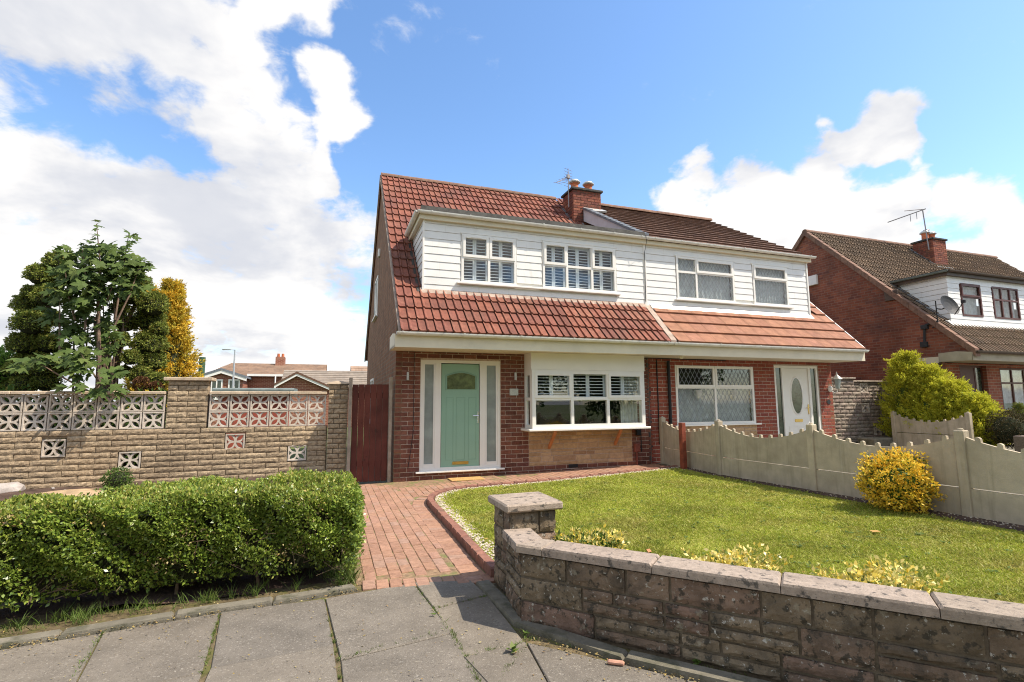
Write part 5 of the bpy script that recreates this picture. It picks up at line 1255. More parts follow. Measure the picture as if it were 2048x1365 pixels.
mb = MB(); mb.tube([(XT-.05,-.75,2.62),(XT-.05,-.1,2.55),(XT-.05,.05,2.4),(XT-.05,.05,.4)], .035, 8); mb.build('downpipe', GUTB, H3)
d3 = MB().box(15.66, 26, .012, .05, 3.5, 3.84).box(15.66, 26, .012, .05, 4.82, 5.04).box(15.66, 16.2, .012, .05, 3.84, 4.82).box(17.1, 17.68, .012, .05, 3.84, 4.82).box(18.92, 26, .012, .05, 3.84, 4.82).build('dormer', BOARD, H3)
cladding(d3, 15.64, 21, ZB+dzT, ZT+dzT, 0, [(16.16,17.14,3.81,4.85),(17.64,18.96,3.81,4.85)])
cheek(d3, 15.65, -1, ZB+dzT, ZT+dzT+.02, lambda z: (z-dzT-EZ)+EY)
w3 = window(H3, 16.19, 17.11, 3.84, 4.82, -.02, [], 4.42, openers=(0,), fr=BROWNW, vent=False, shutters=False, net=4.8)
w4 = window(H3, 17.67, 18.93, 3.84, 4.82, -.02, [18.09,18.51], 4.42, openers=(), fr=BROWNW, vent=False, shutters=False, net=4.8)
w5 = window(H3, 17.61, 19.99, 1.06, 2.34, .02, [18.2,18.8,19.4], 1.9, openers=(), fr=BROWNW, vent=False, shutters=False, net=2.3)
MB().cham(17.5, 20.1, -.06, .03, 1.01, 1.055, .006).build('window_sill', BROWNW, w5)
mb = MB(); ring(mb, 15.8, 17.0, .2, 2.4, .1, .15, .06); mb.box(16.0, 16.62, .11, .14, .26, 2.34); mb.box(16.62, 16.68, .1, .15, .26, 2.34); d4 = mb.build('front_door', BROWNW, H3)
MB().box(15.86, 16.0, .12, .125, .26, 2.34).build('side_light', DGLASS, d4); MB().box(16.68, 16.94, .12, .125, .26, 2.34).build('side_light', DGLASS, d4)
MB().box(15.5, 26, -.12, 1.6, 5.10, 5.16).build('flat_roof', FELT, d3); MB().box(15.5, 26, -.12, -.09, 4.98, 5.10).build('fascia', GUTB, d3); MB().box(15.5, 15.53, -.09, 1.45, 4.98, 5.10).build('fascia', GUTB, d3)
MB().box(15.53, 26, -.09, .02, 4.985, 5.0).build('soffit', GUTB, d3)
gutter('gutter', (15.45,-.175,5.12), (26,-.175,5.12), .053, GUTB, d3); gutter('gutter', (15.45,-.175,5.118), (15.45,1.4,5.118), .053, GREYGR, d3, out=(-1,0,0))
MB().hexa([(15.48,-.06,s3(-.06)+.0),(15.63,-.06,s3(-.06)+.0),(15.63,1.45,s3(1.45)),(15.48,1.45,s3(1.45))], [(15.48,-.06,s3(-.06)+.05),(15.63,-.06,s3(-.06)+.05),(15.63,1.45,s3(1.45)+.05),(15.48,1.45,s3(1.45)+.05)]).build('lead_flashing', LEAD, d3)
MB().hexa([(15.5,-.16,s3(-.16)),(21,-.16,s3(-.16)),(21,0,s3(0)+.03),(15.5,0,s3(0)+.03)], [(15.5,-.13,s3(-.13)+.05),(21,-.13,s3(-.13)+.05),(21,0,s3(0)+.08),(15.5,0,s3(0)+.08)]).build('lead_flashing', COWL, d3)
ch3 = chimney_stack(H3, 20.1, 20.85, 2.84, 3.55, 6.2, 7.44)
MB().hexa([(20.02,2.68,s3(2.68)-.05),(20.9,2.68,s3(2.68)-.05),(20.9,3.6,s3(3.6)-.05),(20.02,3.6,s3(3.6)-.05)], [(19.95,2.7,s3(2.7)+.04),(20.9,2.7,s3(2.7)+.04),(20.9,3.6,s3(3.6)+.06),(19.95,3.6,s3(3.6)+.06)]).build('lead_flashing', LEAD, ch3)
aerial(ch3, (20.02,2.95,7.05), 1.6, 3, lean=(-.04,.05), boom=1.1, az=math.radians(125))
mb = MB(); mb.tube([(20.75,3.4,7.5),(20.75,3.4,8.0)], .012, 6); mb.lathe((20.75,3.4,8.0), [(.02,0),(.12,.03),(.1,.05)], 8); mb.build('aerial', ALU, ch3)
# satellite dish, conduit and boxes on the gable
dc = Vector((XT-.05,-.38,4.02)); mb = MB(); dn = Vector((-.1,-.93,.35)).normalized(); a_ = dn.cross(Vector((0,0,1))).normalized(); b_ = dn.cross(a_)
vs = []; fs = []
for i, (r, dp) in enumerate(((.001,.05),(.13,.042),(.22,.018),(.29,-.015))):
    for k in range(20):
        q = 2*math.pi*k/20; vs.append(dc-dn*dp+(a_*math.cos(q)+b_*math.sin(q)*1.05)*r)
for i in range(3):
    for k in range(20): fs.append((i*20+k, i*20+(k+1) % 20, (i+1)*20+(k+1) % 20, (i+1)*20+k))
mb.add(vs, fs); dish = mb.build('satellite_dish', GREYD, H3, fix=False)
mb = MB(); mb.tube([dc-b_*-.3, dc+dn*.38+Vector((0,0,-.12))], .012, 6); mb.cham(*(lambda c: (c.x-.03, c.x+.03, c.y-.05, c.y+.05, c.z-.04, c.z+.04))(dc+dn*.38+Vector((0,0,-.1))), .006); mb.tube([dc-dn*.06, dc-dn*.22, (XT-.06,-.05,3.98)], .016, 6); mb.tube([(XT-.06,-.05,4.2),(XT-.06,-.05,3.5),(XT-.06,.1,3.45)], .016, 6); mb.build('dish_arm', GREYD, dish)
mb = MB(); mb.tube([(XT-.04,-.05,3.62),(XT-.04,.28,3.56),(XT-.04,.32,3.45),(XT-.04,.36,3.0)], .03, 7); mb.cham(XT-.09, XT, .22, .4, 3.44, 3.56, .01); mb.cham(XT-.09, XT, .28, .46, 2.92, 3.08, .01); mb.build('conduit', GREYD, H3)
MB().cham(XT-.1, XT, 3.6, 4.0, 5.5, 5.85, .01).build('alarm_box', PVC, H3)
MB().cham(XT-.06, XT, .95, 1.35, 4.45, 4.75, .01).build('vent', GUTB, H3)

# stone side wall with piers between the houses
nw = thing('block_wall', (12.3,.8,.2), 'tall dark stone side wall with piers and pierced blocks between the two houses', 'wall')
NB = mat('grey_stone', [(.24,.20,.16),(.30,.25,.20),(.27,.20,.17),(.33,.28,.22)], nscale=8, namt=.3, bump=.7, bscale=70, stains=[((.08,.07,.06), 3, .5, .7, .6)])
for x0, x1, y, zt_ in ((11.5,12.62,.78,2.0),(12.62,15.0,.86,1.92)):
    hl = [] if x0 < 12 else [(12.95,13.25,1.05,1.35),(12.95,13.25,1.62,1.9),(13.35,13.65,.4,.66)]
    mb = MB(); core(mb, x0, x1, 0, zt_, y+.012, y+.2, hl); mb.build('mortar_core', MORD, nw)
    pieces(lay(x0, x1, .15, zt_, .34, .1, holes=hl, gap=.01), 'stone', nw, NB, (0, y, 0), 0, .1, rough=.014, limit=140)
    MB().cham(x0-.04, x1+.02, y-.05, y+.25, zt_, zt_+.05, .008).build('coping', COPE, nw)
    for h in hl: screen((h[0]+h[1])/2, (h[2]+h[3])/2, nw, y-.002)
tag(MB().cham(12.3, 13.3, .1, .6, .15, .42, .03).build('stone_trough', KERB), 'low grey stone trough at the foot of the dark side wall', 'trough')
lowr = thing('rubble_wall', (15.5,-3.2,.2), 'low rough stone wall of the next garden beyond the concrete fence', 'wall')
pieces(rubble(7, .2, .62, 31), 'stone', lowr, NB, (13.1,-2.7,0), 0.02, .3, rough=.03)
MB().box(13.1, 20, -2.62, -2.4, .1, .6).build('mortar_core', MORD, lowr)
rock((14.0,-2.55,.66), .09, ROCK, 'ornament_stone', 'small white stone on the low rough garden wall', cat='stone')

# ------------------------------------------------------------------ far bungalows, lamp, poles seen over the wall
def U(u, v, y): return gy(u, v, y)
YF = 34.
FB = mat('far_brick', [(.21,.075,.05),(.26,.10,.065)], bricktex=(0,.3,.1,.012,(.42,.25,.17)), nscale=1, namt=.15, bump=0)
FT = mat('far_tile', [(.30,.20,.14),(.34,.23,.16),(.27,.19,.14)], nscale=1.5, namt=.2, bump=.2)
FTG = mat('far_tile_grey', [(.25,.21,.17),(.29,.24,.19)], nscale=1.5, namt=.2, bump=.2)
def tiled(parent, xa, xb, ya, za, yb, zb_, m, rows, xa2=None, xb2=None, cols=1):
    """stepped courses between an eave line and a ridge line"""
    xa2 = xa if xa2 is None else xa2; xb2 = xb if xb2 is None else xb2; mb = MB()
    for r in range(rows):
        f0, f1 = r/rows, (r+1)/rows; L = lambda a, b, f: a+(b-a)*f
        n = 60
        for c in range(n):
            mb.cur = random.random(); p0, p1 = c/n, (c+1)/n
            A0, B0 = L(xa, xa2, f0), L(xb, xb2, f0); A1_, B1_ = L(xa, xa2, f1), L(xb, xb2, f1)
            y0, y1 = L(ya, yb, f0), L(ya, yb, f1); z0, z1 = L(za, zb_, f0), L(za, zb_, f1)
            q = [(L(A0,B0,p0), y0, z0+.05), (L(A0,B0,p1), y0, z0+.05), (L(A1_,B1_,p1), y1, z1), (L(A1_,B1_,p0), y1, z1)]
            mb.face(q); mb.face([q[0], q[1], (q[1][0], q[1][1], q[1][2]-.06), (q[0][0], q[0][1], q[0][2]-.06)])
    mb.build('roof_tiles', m, parent, kind='stuff', fix=False)
b1 = thing('bungalow', (U(520,780,YF).x, YF, 0), 'far brick bungalow with long brown tiled roof and small chimney beyond the block wall', 'bungalow')
xl, xr = U(405,740,YF).x, U(655,740,YF).x; ze, zrg = U(500,752,YF).z, U(500,727,YF+4).z
MB().box(xl+.5, xr-.2, YF+.4, YF+7, -.1, ze).build('wall', FB, b1)
MB().prism([(xl,YF,ze),(xl,YF+8,ze),(xl+1.2,YF+4,zrg-.05)], (xr-xl-1.4,0,0)).build('roof', FT, b1)
tiled(b1, xl, xr, YF, ze, YF+4, zrg, FT, 14, xl+1.3, xr)
MB().hexa([(xr-.05,YF,ze-.15),(xr+.1,YF,ze-.15),(xr+.1,YF+4,zrg-.1),(xr-.05,YF+4,zrg-.1)], [(xr-.05,YF,ze+.12),(xr+.1,YF,ze+.12),(xr+.1,YF+4,zrg+.1),(xr-.05,YF+4,zrg+.1)]).build('barge_board', PVC, b1)
cx_ = U(561,730,YF+4).x; c1 = MB().box(cx_-.35, cx_+.35, YF+3.4, YF+4.4, zrg-.9, zrg+.55).build('chimney', FB, b1)
for k in (-.17, .17): MB().lathe((cx_+k, YF+3.9, zrg+.55), [(.12,0),(.1,.3)], 10).build('chimney_pot', POT, c1)
MB().box(cx_-.6, cx_+.5, YF+3.3, YF+3.42, zrg-.75, zrg-.6).build('lead_flashing', COWL, c1)
# projecting gable with two windows
YG = YF-2.0; gl_, gr_, ga = U(405,753,YG), U(494,757,YG), U(444,741,YG)
MB().prism([(gl_.x+.25,YG,-.1),(gr_.x-.25,YG,-.1),(gr_.x-.25,YG,gr_.z),(ga.x,YG,ga.z-.1),(gl_.x+.25,YG,gl_.z)], (0,2.5,0)).build('front_gable', FB, b1)
for p, r in ((gl_, ga), (ga, gr_)): MB().hexa([(p.x,YG-.25,p.z-.22),(r.x,YG-.25,r.z-.22),(r.x,YG-.15,r.z-.22),(p.x,YG-.15,p.z-.22)], [(p.x,YG-.25,p.z),(r.x,YG-.25,r.z),(r.x,YG-.15,r.z),(p.x,YG-.15,p.z)]).build('barge_board', PVC, b1); MB().hexa([(p.x,YG-.28,p.z),(r.x,YG-.28,r.z),(r.x,YG+3,r.z),(p.x,YG+3,p.z)], [(p.x,YG-.28,p.z+.15),(r.x,YG-.28,r.z+.15),(r.x,YG+3,r.z+.15),(p.x,YG+3,p.z+.15)]).build('gable_roof', SLAT, b1)
for u0, u1 in ((422,443),(457,478)):
    a = U(u0,759,YG-.05); b = U(u1,800,YG-.05); mb = MB(); ring(mb, a.x, b.x, b.z, a.z, YG-.06, YG+.02, .09); mb.box((a.x+b.x)/2-.04, (a.x+b.x)/2+.04, YG-.058, YG+.018, b.z+.09, a.z-.09); ww = mb.build('window', PVC, b1)
    MB().box(a.x+.08, b.x-.08, YG-.02, YG-.01, b.z+.08, a.z-.08).build('pane', DGLASS, ww)
mb = MB(); a = U(494,748,YF-.3); b = U(568,752,YF-.3); mb.box(a.x, b.x, YF-.3, YF-.2, b.z-.05, a.z); mb.build('fascia', PVC, b1)
a = U(551,752,YF-.25); mb = MB(); mb.tube([(a.x,YF-.28,a.z),(a.x,YF-.28,0)], .06, 6); mb.build('downpipe', PVC, b1)
YH = 25.
b2 = thing('bungalow', (U(650,780,YH).x, YH, 0), 'nearer far bungalow with grey ribbed roof and brown-edged brick gable left of the timber gate', 'bungalow')
xl, xr = U(566,770,YH).x, U(790,770,YH).x; ze, zrg = U(700,775,YH).z, U(680,742,YH+3).z
MB().box(xl+.4, xr+4, YH+.3, YH+6, -.1, ze).build('wall', FB, b2); MB().prism([(xl,YH,ze),(xl,YH+6,ze),(xl,YH+3,zrg-.05)], (xr+3.6-xl,0,0)).build('roof', FTG, b2)
tiled(b2, xl-.2, xr+4, YH, ze, YH+3, zrg, FTG, 9)
YI = YH-1.6; gl_, gr_, ga = U(549,772,YI), U(664,778,YI), U(594,748,YI)
MB().prism([(gl_.x+.2,YI,-.1),(gr_.x-.2,YI,-.1),(gr_.x-.2,YI,gr_.z),(ga.x,YI,ga.z-.08),(gl_.x+.2,YI,gl_.z)], (0,2.5,0)).build('front_gable', FB, b2)
for p, r in ((gl_, ga), (ga, gr_)): MB().hexa([(p.x,YI-.25,p.z-.14),(r.x,YI-.25,r.z-.14),(r.x,YI-.15,r.z-.14),(p.x,YI-.15,p.z-.14)], [(p.x,YI-.25,p.z),(r.x,YI-.25,r.z),(r.x,YI-.15,r.z),(p.x,YI-.15,p.z)]).build('barge_board', PVC, b2); MB().hexa([(p.x,YI-.28,p.z),(r.x,YI-.28,r.z),(r.x,YI+3,r.z),(p.x,YI+3,p.z)], [(p.x,YI-.28,p.z+.12),(r.x,YI-.28,r.z+.12),(r.x,YI+3,r.z+.12),(p.x,YI+3,p.z+.12)]).build('gable_roof', TILB, b2)
b3 = thing('bungalow', (U(730,740,44).x, 44, 0), 'farthest pale tiled roof showing beside the house gable', 'bungalow')
a = U(704,727,44); b = U(750,745,44); MB().prism([(a.x,44,b.z-1.5),(a.x,52,b.z-1.5),(a.x,48,a.z)], (9,0,0)).build('roof', FTG, b3); MB().box(a.x+.3, a.x+8.7, 44.3, 51.7, -.1, b.z-1.4).build('wall', FB, b3)
tiled(b3, a.x, a.x+9, 44, b.z-1.5, 48, a.z, FT, 8)
# far fence, shed roof
sr = thing('garden_shed', (U(520,780,9).x, 9, 0), 'low grey-green shed roof just showing above the block wall coping', 'shed')
a = U(424,776,9.); b = U(588,778,9.); MB().prism([(a.x,9,a.z-.22),(a.x,9,a.z-.05),(a.x,9.15,a.z),(a.x,11,a.z+.02),(a.x,11,a.z-.2)], (b.x-a.x,0,0)).build('shed_roof', GREYGR, sr)
MB().box(a.x+.2, b.x-.2, 9.2, 10.8, -.1, a.z-.2).build('wall', REDF, sr)
lp = U(470,700,26.); mb = MB(); mb.tube([(lp.x,26,0),(lp.x,26,2.2),(lp.x,26,U(473,700,26.).z)], [.08,.06,.04], 8); zz = U(473,700,26.).z
lamp = thing('street_lamp', (lp.x,26,0), 'thin grey street lamp with a short arm beyond the wall', 'street lamp'); mb.build('pole', POLE, lamp)
mb = MB(); mb.tube([(lp.x,26,zz-.02),(lp.x-.25,26,zz)], .025, 6); mb.build('arm', POLE, lamp); MB().cham(lp.x-.7, lp.x-.22, 25.9, 26.1, zz-.03, zz+.04, .02).build('lamp_head', POLE, lamp)
gp = U(405,715,13.); tag(MB().tube([(gp.x,13,-.05),(gp.x,13,gp.z)], .11, 10).build('green_post', GPOLE), 'short thick green post right of the golden conifer', 'post')

# ------------------------------------------------------------------ vegetation
def rnd_dirs(n): return unit(rng.normal(size=(n, 3)))
def foliage(name, P, out, size, asp, m, parent, up=.35, jit=.6, fold=.2, flat=.5, origin=(0, 0, 0)):
    """leaves at P growing along out (+up), random roll"""
    n = len(P); T = unit(out+np.array([0, 0, up])+rng.normal(size=(n, 3))*jit)
    Nn = unit(np.cross(T, rng.normal(size=(n, 3)))+out*flat+np.array([0, 0, .3]))
    return scatter_mesh(name, leaf_cos(P, T, Nn, size, asp, fold), QUAD, 4, m, parent, origin=origin)
def blob(name, c, r, m, parent, sub=2, j=.08):
    bm = bmesh.new(); bmesh.ops.create_icosphere(bm, subdivisions=sub, radius=1)
    for v in bm.verts: v.co = Vector((v.co.x*r[0], v.co.y*r[1], v.co.z*r[2]))*(1+random.uniform(-j, j))
    me = bpy.data.meshes.new(name); bm.to_mesh(me); bm.free(); me.materials.append(m); return place(bpy.data.objects.new(name, me), parent, c)

# hedge
hg = thing('hedge', (-3,-4.75,0), 'clipped dense green box hedge along the pavement', 'hedge')
def hedge():
    x0, x1 = -7.5, -.87; yf = lambda x: -5.13+.045*(x+.8); ybf = lambda x: np.clip(-4.12+.27*(x+1.35), -4.85, -4.05)
    ht = lambda x, y: .735+.032*np.clip(x+1, -4, 0)+.03*np.sin(x*2.1+.5)+.025*np.sin(x*5.3+y*4)+.02*np.sin(y*7+x*9)
    def shell(n):
        P = []; O = []
        a = np.array([1.0, 1.15, .16, .3]); k = rng.choice(4, n, p=a/a.sum()); x = np.where(rng.random(n) < .93, x1-3.9*rng.random(n), x1-3.9-(x1-3.9-x0)*rng.random(n))
        yb = ybf(x); y = yf(x)+(yb-yf(x))*rng.random(n); z = .10+rng.random(n)**.8*(ht(x, yf(x))-.10)
        dp = rng.exponential(.035, n)-.02
        bul = .045*np.sin(x*6.1+z*5)*np.sin(z*9+x*2)+.03*np.sin(x*13+z*11)
        zz = np.clip(z/.74, 0, 1); lowin = .16*np.clip((.34-z)/.34, 0, 1)**1.3     # the skirt is drawn in
        px_ = np.where(k == 2, x1-dp-bul*.6-lowin*.5, x); py = np.where(k == 0, yf(x)+dp-bul+lowin, np.where(k == 3, yb-dp, y)); pz = np.where(k == 1, ht(x, y)-dp*.9+.01*rng.normal(size=n), z)
        # round the top edges
        e = np.clip((pz-(ht(px_, py)-.09))/.09, 0, 1); py = np.where(k == 0, py+.05*e*e, py); px_ = np.where(k == 2, px_-.05*e*e, px_)
        ed = np.minimum(np.clip((py-yf(px_))/.1, 0, 1), np.clip((x1-px_)/.1, 0, 1)); pz = np.where(k == 1, pz-.05*(1-ed)**2, pz)
        O = np.zeros((n, 3)); O[k == 0] = (0, -1, .15); O[k == 1] = (0, -.1, 1); O[k == 2] = (1, 0, .15); O[k == 3] = (0, 1, .2)
        return np.stack([px_, py, pz], -1), O, k
    P, O, k = shell(210000); clump = np.sin(P[:, 0]*17+P[:, 2]*9)*np.sin(P[:, 1]*19+P[:, 2]*21)+.5*np.sin(P[:, 0]*41+P[:, 2]*37)
    keep = (rng.random(len(P)) < np.clip(.62+.62*clump+.25*np.sin(P[:, 0]*5.2+P[:, 2]*7.7)*np.sin(P[:, 2]*11+P[:, 0]*3), .05, 1)) & ~((P[:, 2] < .28) & (rng.random(len(P)) < .55)); P, O, k = P[keep], O[keep], k[keep]
    tip = (k == 1) & (rng.random(len(P)) < .55) | (rng.random(len(P)) < .06)
    foliage('foliage', P[~tip], O[~tip], rng.uniform(.02, .038, (~tip).sum()), .56, HEDG, hg, up=.25, jit=.95)
    foliage('young_foliage', P[tip], O[tip], rng.uniform(.018, .033, tip.sum()), .5, HEDT, hg, up=.4, jit=.8)
    # stray shoots on the top
    n = 420; sx = x1-(3.6)*rng.random(n); sy = yf(sx)+.04+(ybf(sx)-yf(sx)-.08)*rng.random(n); base = np.stack([sx, sy, ht(sx, sy)-.02], -1); PP = []; OO = []
    for i in range(n):
        h = rng.uniform(.02, .07); d = np.array([rng.normal(0, .3), rng.normal(0, .3), 1.])
        for q in range(7): PP.append(base[i]+d*h*q/6); OO.append(rng.normal(size=3)*.8+d*.6)
    foliage('shoots', np.array(PP), unit(np.array(OO)), rng.uniform(.012, .022, len(PP)), .5, HEDT, hg, up=.4, jit=.3)
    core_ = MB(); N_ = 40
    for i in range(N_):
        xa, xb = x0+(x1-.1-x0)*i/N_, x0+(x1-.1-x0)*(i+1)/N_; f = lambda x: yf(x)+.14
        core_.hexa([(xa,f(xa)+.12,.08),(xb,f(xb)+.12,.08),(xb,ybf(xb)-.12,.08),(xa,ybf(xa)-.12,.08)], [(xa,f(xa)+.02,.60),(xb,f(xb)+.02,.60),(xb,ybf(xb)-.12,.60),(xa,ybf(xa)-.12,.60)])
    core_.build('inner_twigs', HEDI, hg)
    st = MB()
    for i in range(26):
        x = rng.uniform(-4.2, -.9); y = rng.uniform(-4.95, -4.4); st.tube([(x, y, -.03), (x+rng.normal(0, .05), y+rng.normal(0, .05), .2), (x+rng.normal(0, .1), y-.05, .45)], [.014, .01, .006], 5)
    for i in range(90):
        x = rng.uniform(-4.2, -.9); z = rng.uniform(.1, .5); y = yf(x)+.06; st.tube([(x, y+.08, z), (x+rng.normal(0, .04), y-.02, z+rng.normal(.02, .03)), (x+rng.normal(0, .08), y-.06-rng.random()*.05, z+rng.normal(.03, .05))], [.004, .003, .0015], 4)
    st.build('stems', TWIG, hg, kind='stuff')
    # a few dead sprigs and bare patches
    n = 900; cx = rng.uniform(-4., -.95, 14); ci = rng.integers(0, 14, n); dx = cx[ci]+rng.normal(0, .06, n); dz = (.25+.45*((ci*37) % 14)/14)+rng.normal(0, .04, n); P = np.stack([dx, yf(dx)+rng.normal(0, .03, n), dz], -1)
    foliage('dead_leaves', P, np.tile([0, -1., .1], (n, 1)), rng.uniform(.015, .028, n), .5, LITT, hg, up=.1, jit=1.)
hedge()

# weeds and grass tufts in joints and along the edging
def tufts(spots, hmin, hmax, m, name):
    B = []
    for (x, y, z, n, sp) in spots:
        for _ in range(n):
            a = rng.uniform(0, 6.28); r = abs(rng.normal(0, sp)); b = np.array([x+r*math.cos(a), y+r*math.sin(a), z]); h = rng.uniform(hmin, hmax); ln = rng.normal(0, .55, 2); w = rng.uniform(.001, .0022); s = np.array([math.cos(a+1), math.sin(a+1), 0])*w
            t = b+np.array([ln[0]*h, ln[1]*h, h]); mid = (b+t)/2+np.array([0, 0, h*.12]); B.append([b-s, b+s, mid+s*.8, t, mid-s*.8])
    return scatter_mesh(name, np.array(B), [(0, 1, 2, 3, 4)], 5, m)
sp = []
for i in range(40):
    t = rng.random(); u = rng.uniform(0, 700); v = 1278-(1278-1165)*u/700-rng.uniform(6, 26); q = gz(u, v, .03); sp.append((q.x, q.y+.06, .0, rng.integers(8, 30), .035))
for u, v in ((690,1165),(700,1150),(705,1135),(695,1120),(712,1160),(680,1150)): q = gz(u, v, .03); sp.append((q.x-.03, q.y+.05, 0, 120, .05))
tag(tufts(sp, .03, .11, WEED, 'grass_tufts'), 'tufts of long grass growing along the foot of the hedge', 'grass', kind='stuff')
sp = []
for (ua, va), (ub, vb), dn in (((828,1168),(905,1265),50),((905,1265),(960,1365),60),((680,1318),(888,1262),40),((650,1198),(682,1360),24),((440,1226),(405,1345),40),((868,1217),(975,1190),24),((925,1313),(1051,1283),30),((1055,1290),(990,1365),26),((975,1165),(1055,1275),60),((205,1265),(140,1365),24),((1060,1275),(1500,1350),50)):
    for i in range(dn):
        t = rng.random(); q = gz(ua+(ub-ua)*t+rng.normal(0, 1.5), va+(vb-va)*t+rng.normal(0, 1.5)); sp.append((q.x, q.y, -.012, int(rng.integers(2, 9)), .006))
for u, v in ((1330,1335),(1400,1350),(1430,1352),(1300,1330)):
    q = gz(u, v); sp.append((q.x, q.y, -.01, 60, .03))
tag(tufts(sp, .006, .03, WEED, 'moss'), 'moss and fine grass growing in the pavement joints', 'moss', kind='stuff')
def weed(u, v, n, s, label, m=WEED):
    q = gz(u, v); P = np.tile(np.array([[q.x, q.y, .0]]), (n, 1))+rng.normal(0, s*.25, (n, 3))*np.array([1, 1, .1]); P[:, 2] = np.abs(P[:, 2])
    a = rng.uniform(0, 6.28, n); O = np.stack([np.cos(a), np.sin(a), .5+0*a], -1); t = thing('weed', (q.x, q.y, 0), label, 'weed')
    T = unit(O+rng.normal(size=(n, 3))*.2); c = leaf_cos(P+np.array([0, 0, .01]), T, np.tile([0, 0, 1.], (n, 1)), rng.uniform(s*.6, s, n), .6, .15); scatter_mesh('leaves', c, QUAD, 4, m, t, origin=(q.x, q.y, 0))
weed(1022, 1305, 9, .06, 'small broad-leaved weed in the slab joint before the wall bend')
weed(868, 1233, 14, .022, 'tiny green weed in the joint beside the pillar shadow')
weed(1395, 1330, 22, .04, 'leafy weed at the wall foot right of the loose stone chip')
weed(1052, 1272, 12, .03, 'tiny weed in the corner of the wall edging')
def fallen(u, v, z, s, label):
    q = gz(u, v, z); mb = MB(); a = rng.uniform(0, 6.28); d = Vector((math.cos(a), math.sin(a), .1)); e = Vector((-d.y, d.x, .25)); p = Vector((q.x, q.y, z))
    mb.hexa([p-d*s, p-e*s*.5, p+d*s, p+e*s*.5], [x+Vector((0,0,.003)) for x in (p-d*s, p-e*s*.5, p+d*s, p+e*s*.5)]); tag(mb.build('fallen_leaf', DEAD), label, 'leaf', 'fallen leaves')
fallen(1298, 1102, .10, .045, 'orange fallen leaf on the lawn above the first yellow plant'); fallen(1750, 1063, .14, .055, 'pale orange fallen leaf alone on the lawn near the yellow bush')
fallen(478, 1213, .012, .03, 'brown fallen leaf by the hedge edging, right one of two'); fallen(385, 1221, .012, .03, 'brown fallen leaf by the hedge edging, left one of two')
fallen(972, 1078, .09, .04, 'brown fallen leaf on the gravel left of the wall pillar')
q = gz(1232,1330); mb = MB(); mb.cham(q.x-.045, q.x+.045, q.y-.012, q.y+.014, .0, .022, .007); o = mb.build('stone_chip', mat('pink_stone', [(.50,.27,.19)], nscale=20, namt=.2)); o.rotation_euler.z = -.6; tag(o, 'loose pinkish stone chip on the slab before the low wall', 'stone')

# sycamore with large lobed leaves behind the block wall
def syc_leaf(seed):
    r = random.Random(seed); out = [(0, -.05)]
    lobes = [(-125, .30), (-62, .46), (0, .56), (62, .46), (125, .30)]
    pts = []
    for i, (a, l) in enumerate(lobes):
        for da, k in ((-17, .70), (-9, .80), (0, 1.), (9, .80), (17, .70)):
            q = math.radians(90-a+da*-1); ll = l*k*r.uniform(.94, 1.06); pts.append((ll*math.cos(q), .30+ll*math.sin(q)))
        if i < 4:
            q = math.radians(90-(a+31)); pts.append((.22*math.cos(q), .30+.22*math.sin(q)))
    pts = [(0, .0)]+pts; vs = [(0, .30, 0)]; 
    for x, y in pts: d = math.hypot(x, y-.3); vs.append((x, y, -.25*d*d-.06*abs(x)+r.uniform(-.015, .015)))
    n = len(pts); fs = [(0, 1+i, 1+(i+1) % n) for i in range(n)]
    return raw_mesh('leaf', vs, fs, SYCA)
SL = [syc_leaf(k) for k in range(4)]
sy = thing('sycamore_tree', (-4.75,.95,0), 'young sycamore with large lobed leaves rising behind and over the block wall', 'tree')
CL = [(193,450,11,7,5,.9),(192,472,14,9,6,.9),(195,490,16,9,7,.9),(256,470,10,8,5,1.1),(260,490,15,9,7,1.1),(165,505,45,20,18,.9),(215,508,40,18,16,.8),(250,532,36,24,18,1.0),(150,545,45,24,22,.9),(200,548,50,28,30,.7),
      (272,548,20,34,14,1.1),(230,578,42,22,20,.8),(130,578,30,22,14,.9),(172,594,50,20,22,.7),(285,530,9,20,6,1.1),(140,650,25,30,14,.9),(190,640,42,30,18,.9),(215,690,30,30,10,.9),(150,692,30,25,10,.8),(110,622,20,25,8,1.0),
      (165,712,32,16,11,.3),(60,728,34,12,9,.35),(172,742,36,16,11,.12),(205,772,38,16,15,.02),(150,735,28,18,8,.15),(222,752,14,12,5,.1),(150,770,18,12,4,.05),(105,722,25,10,5,.3)]
for (u, v, ru, rv, n, Y) in CL:
    for _ in range(n):
        a = rng.uniform(0, 6.28); r = math.sqrt(rng.random()); c = gy(u+ru*r*math.cos(a), v+rv*r*math.sin(a), Y+rng.normal(0, .12 if Y > .5 else .04))
        s = rng.uniform(.17, .29)*(1 if v > 495 else .7)
        N_ = Vector((rng.normal(0, .35), -.55+rng.normal(0, .35), .75)).normalized(); az = rng.uniform(0, 6.28)
        if rng.random() < .35: N_ = (N_+Vector((0, 0, -.35))).normalized()
        T = Vector((math.cos(az), math.sin(az), -.45)); T = (T-N_*T.dot(N_)).normalized(); X = T.cross(N_)
        o = bpy.data.objects.new('leaf', random.choice(SL)); place(o, sy, c); o.rotation_euler = Matrix((X, T, N_)).transposed().to_euler(); o.scale = (s, s, s)
PPl = []
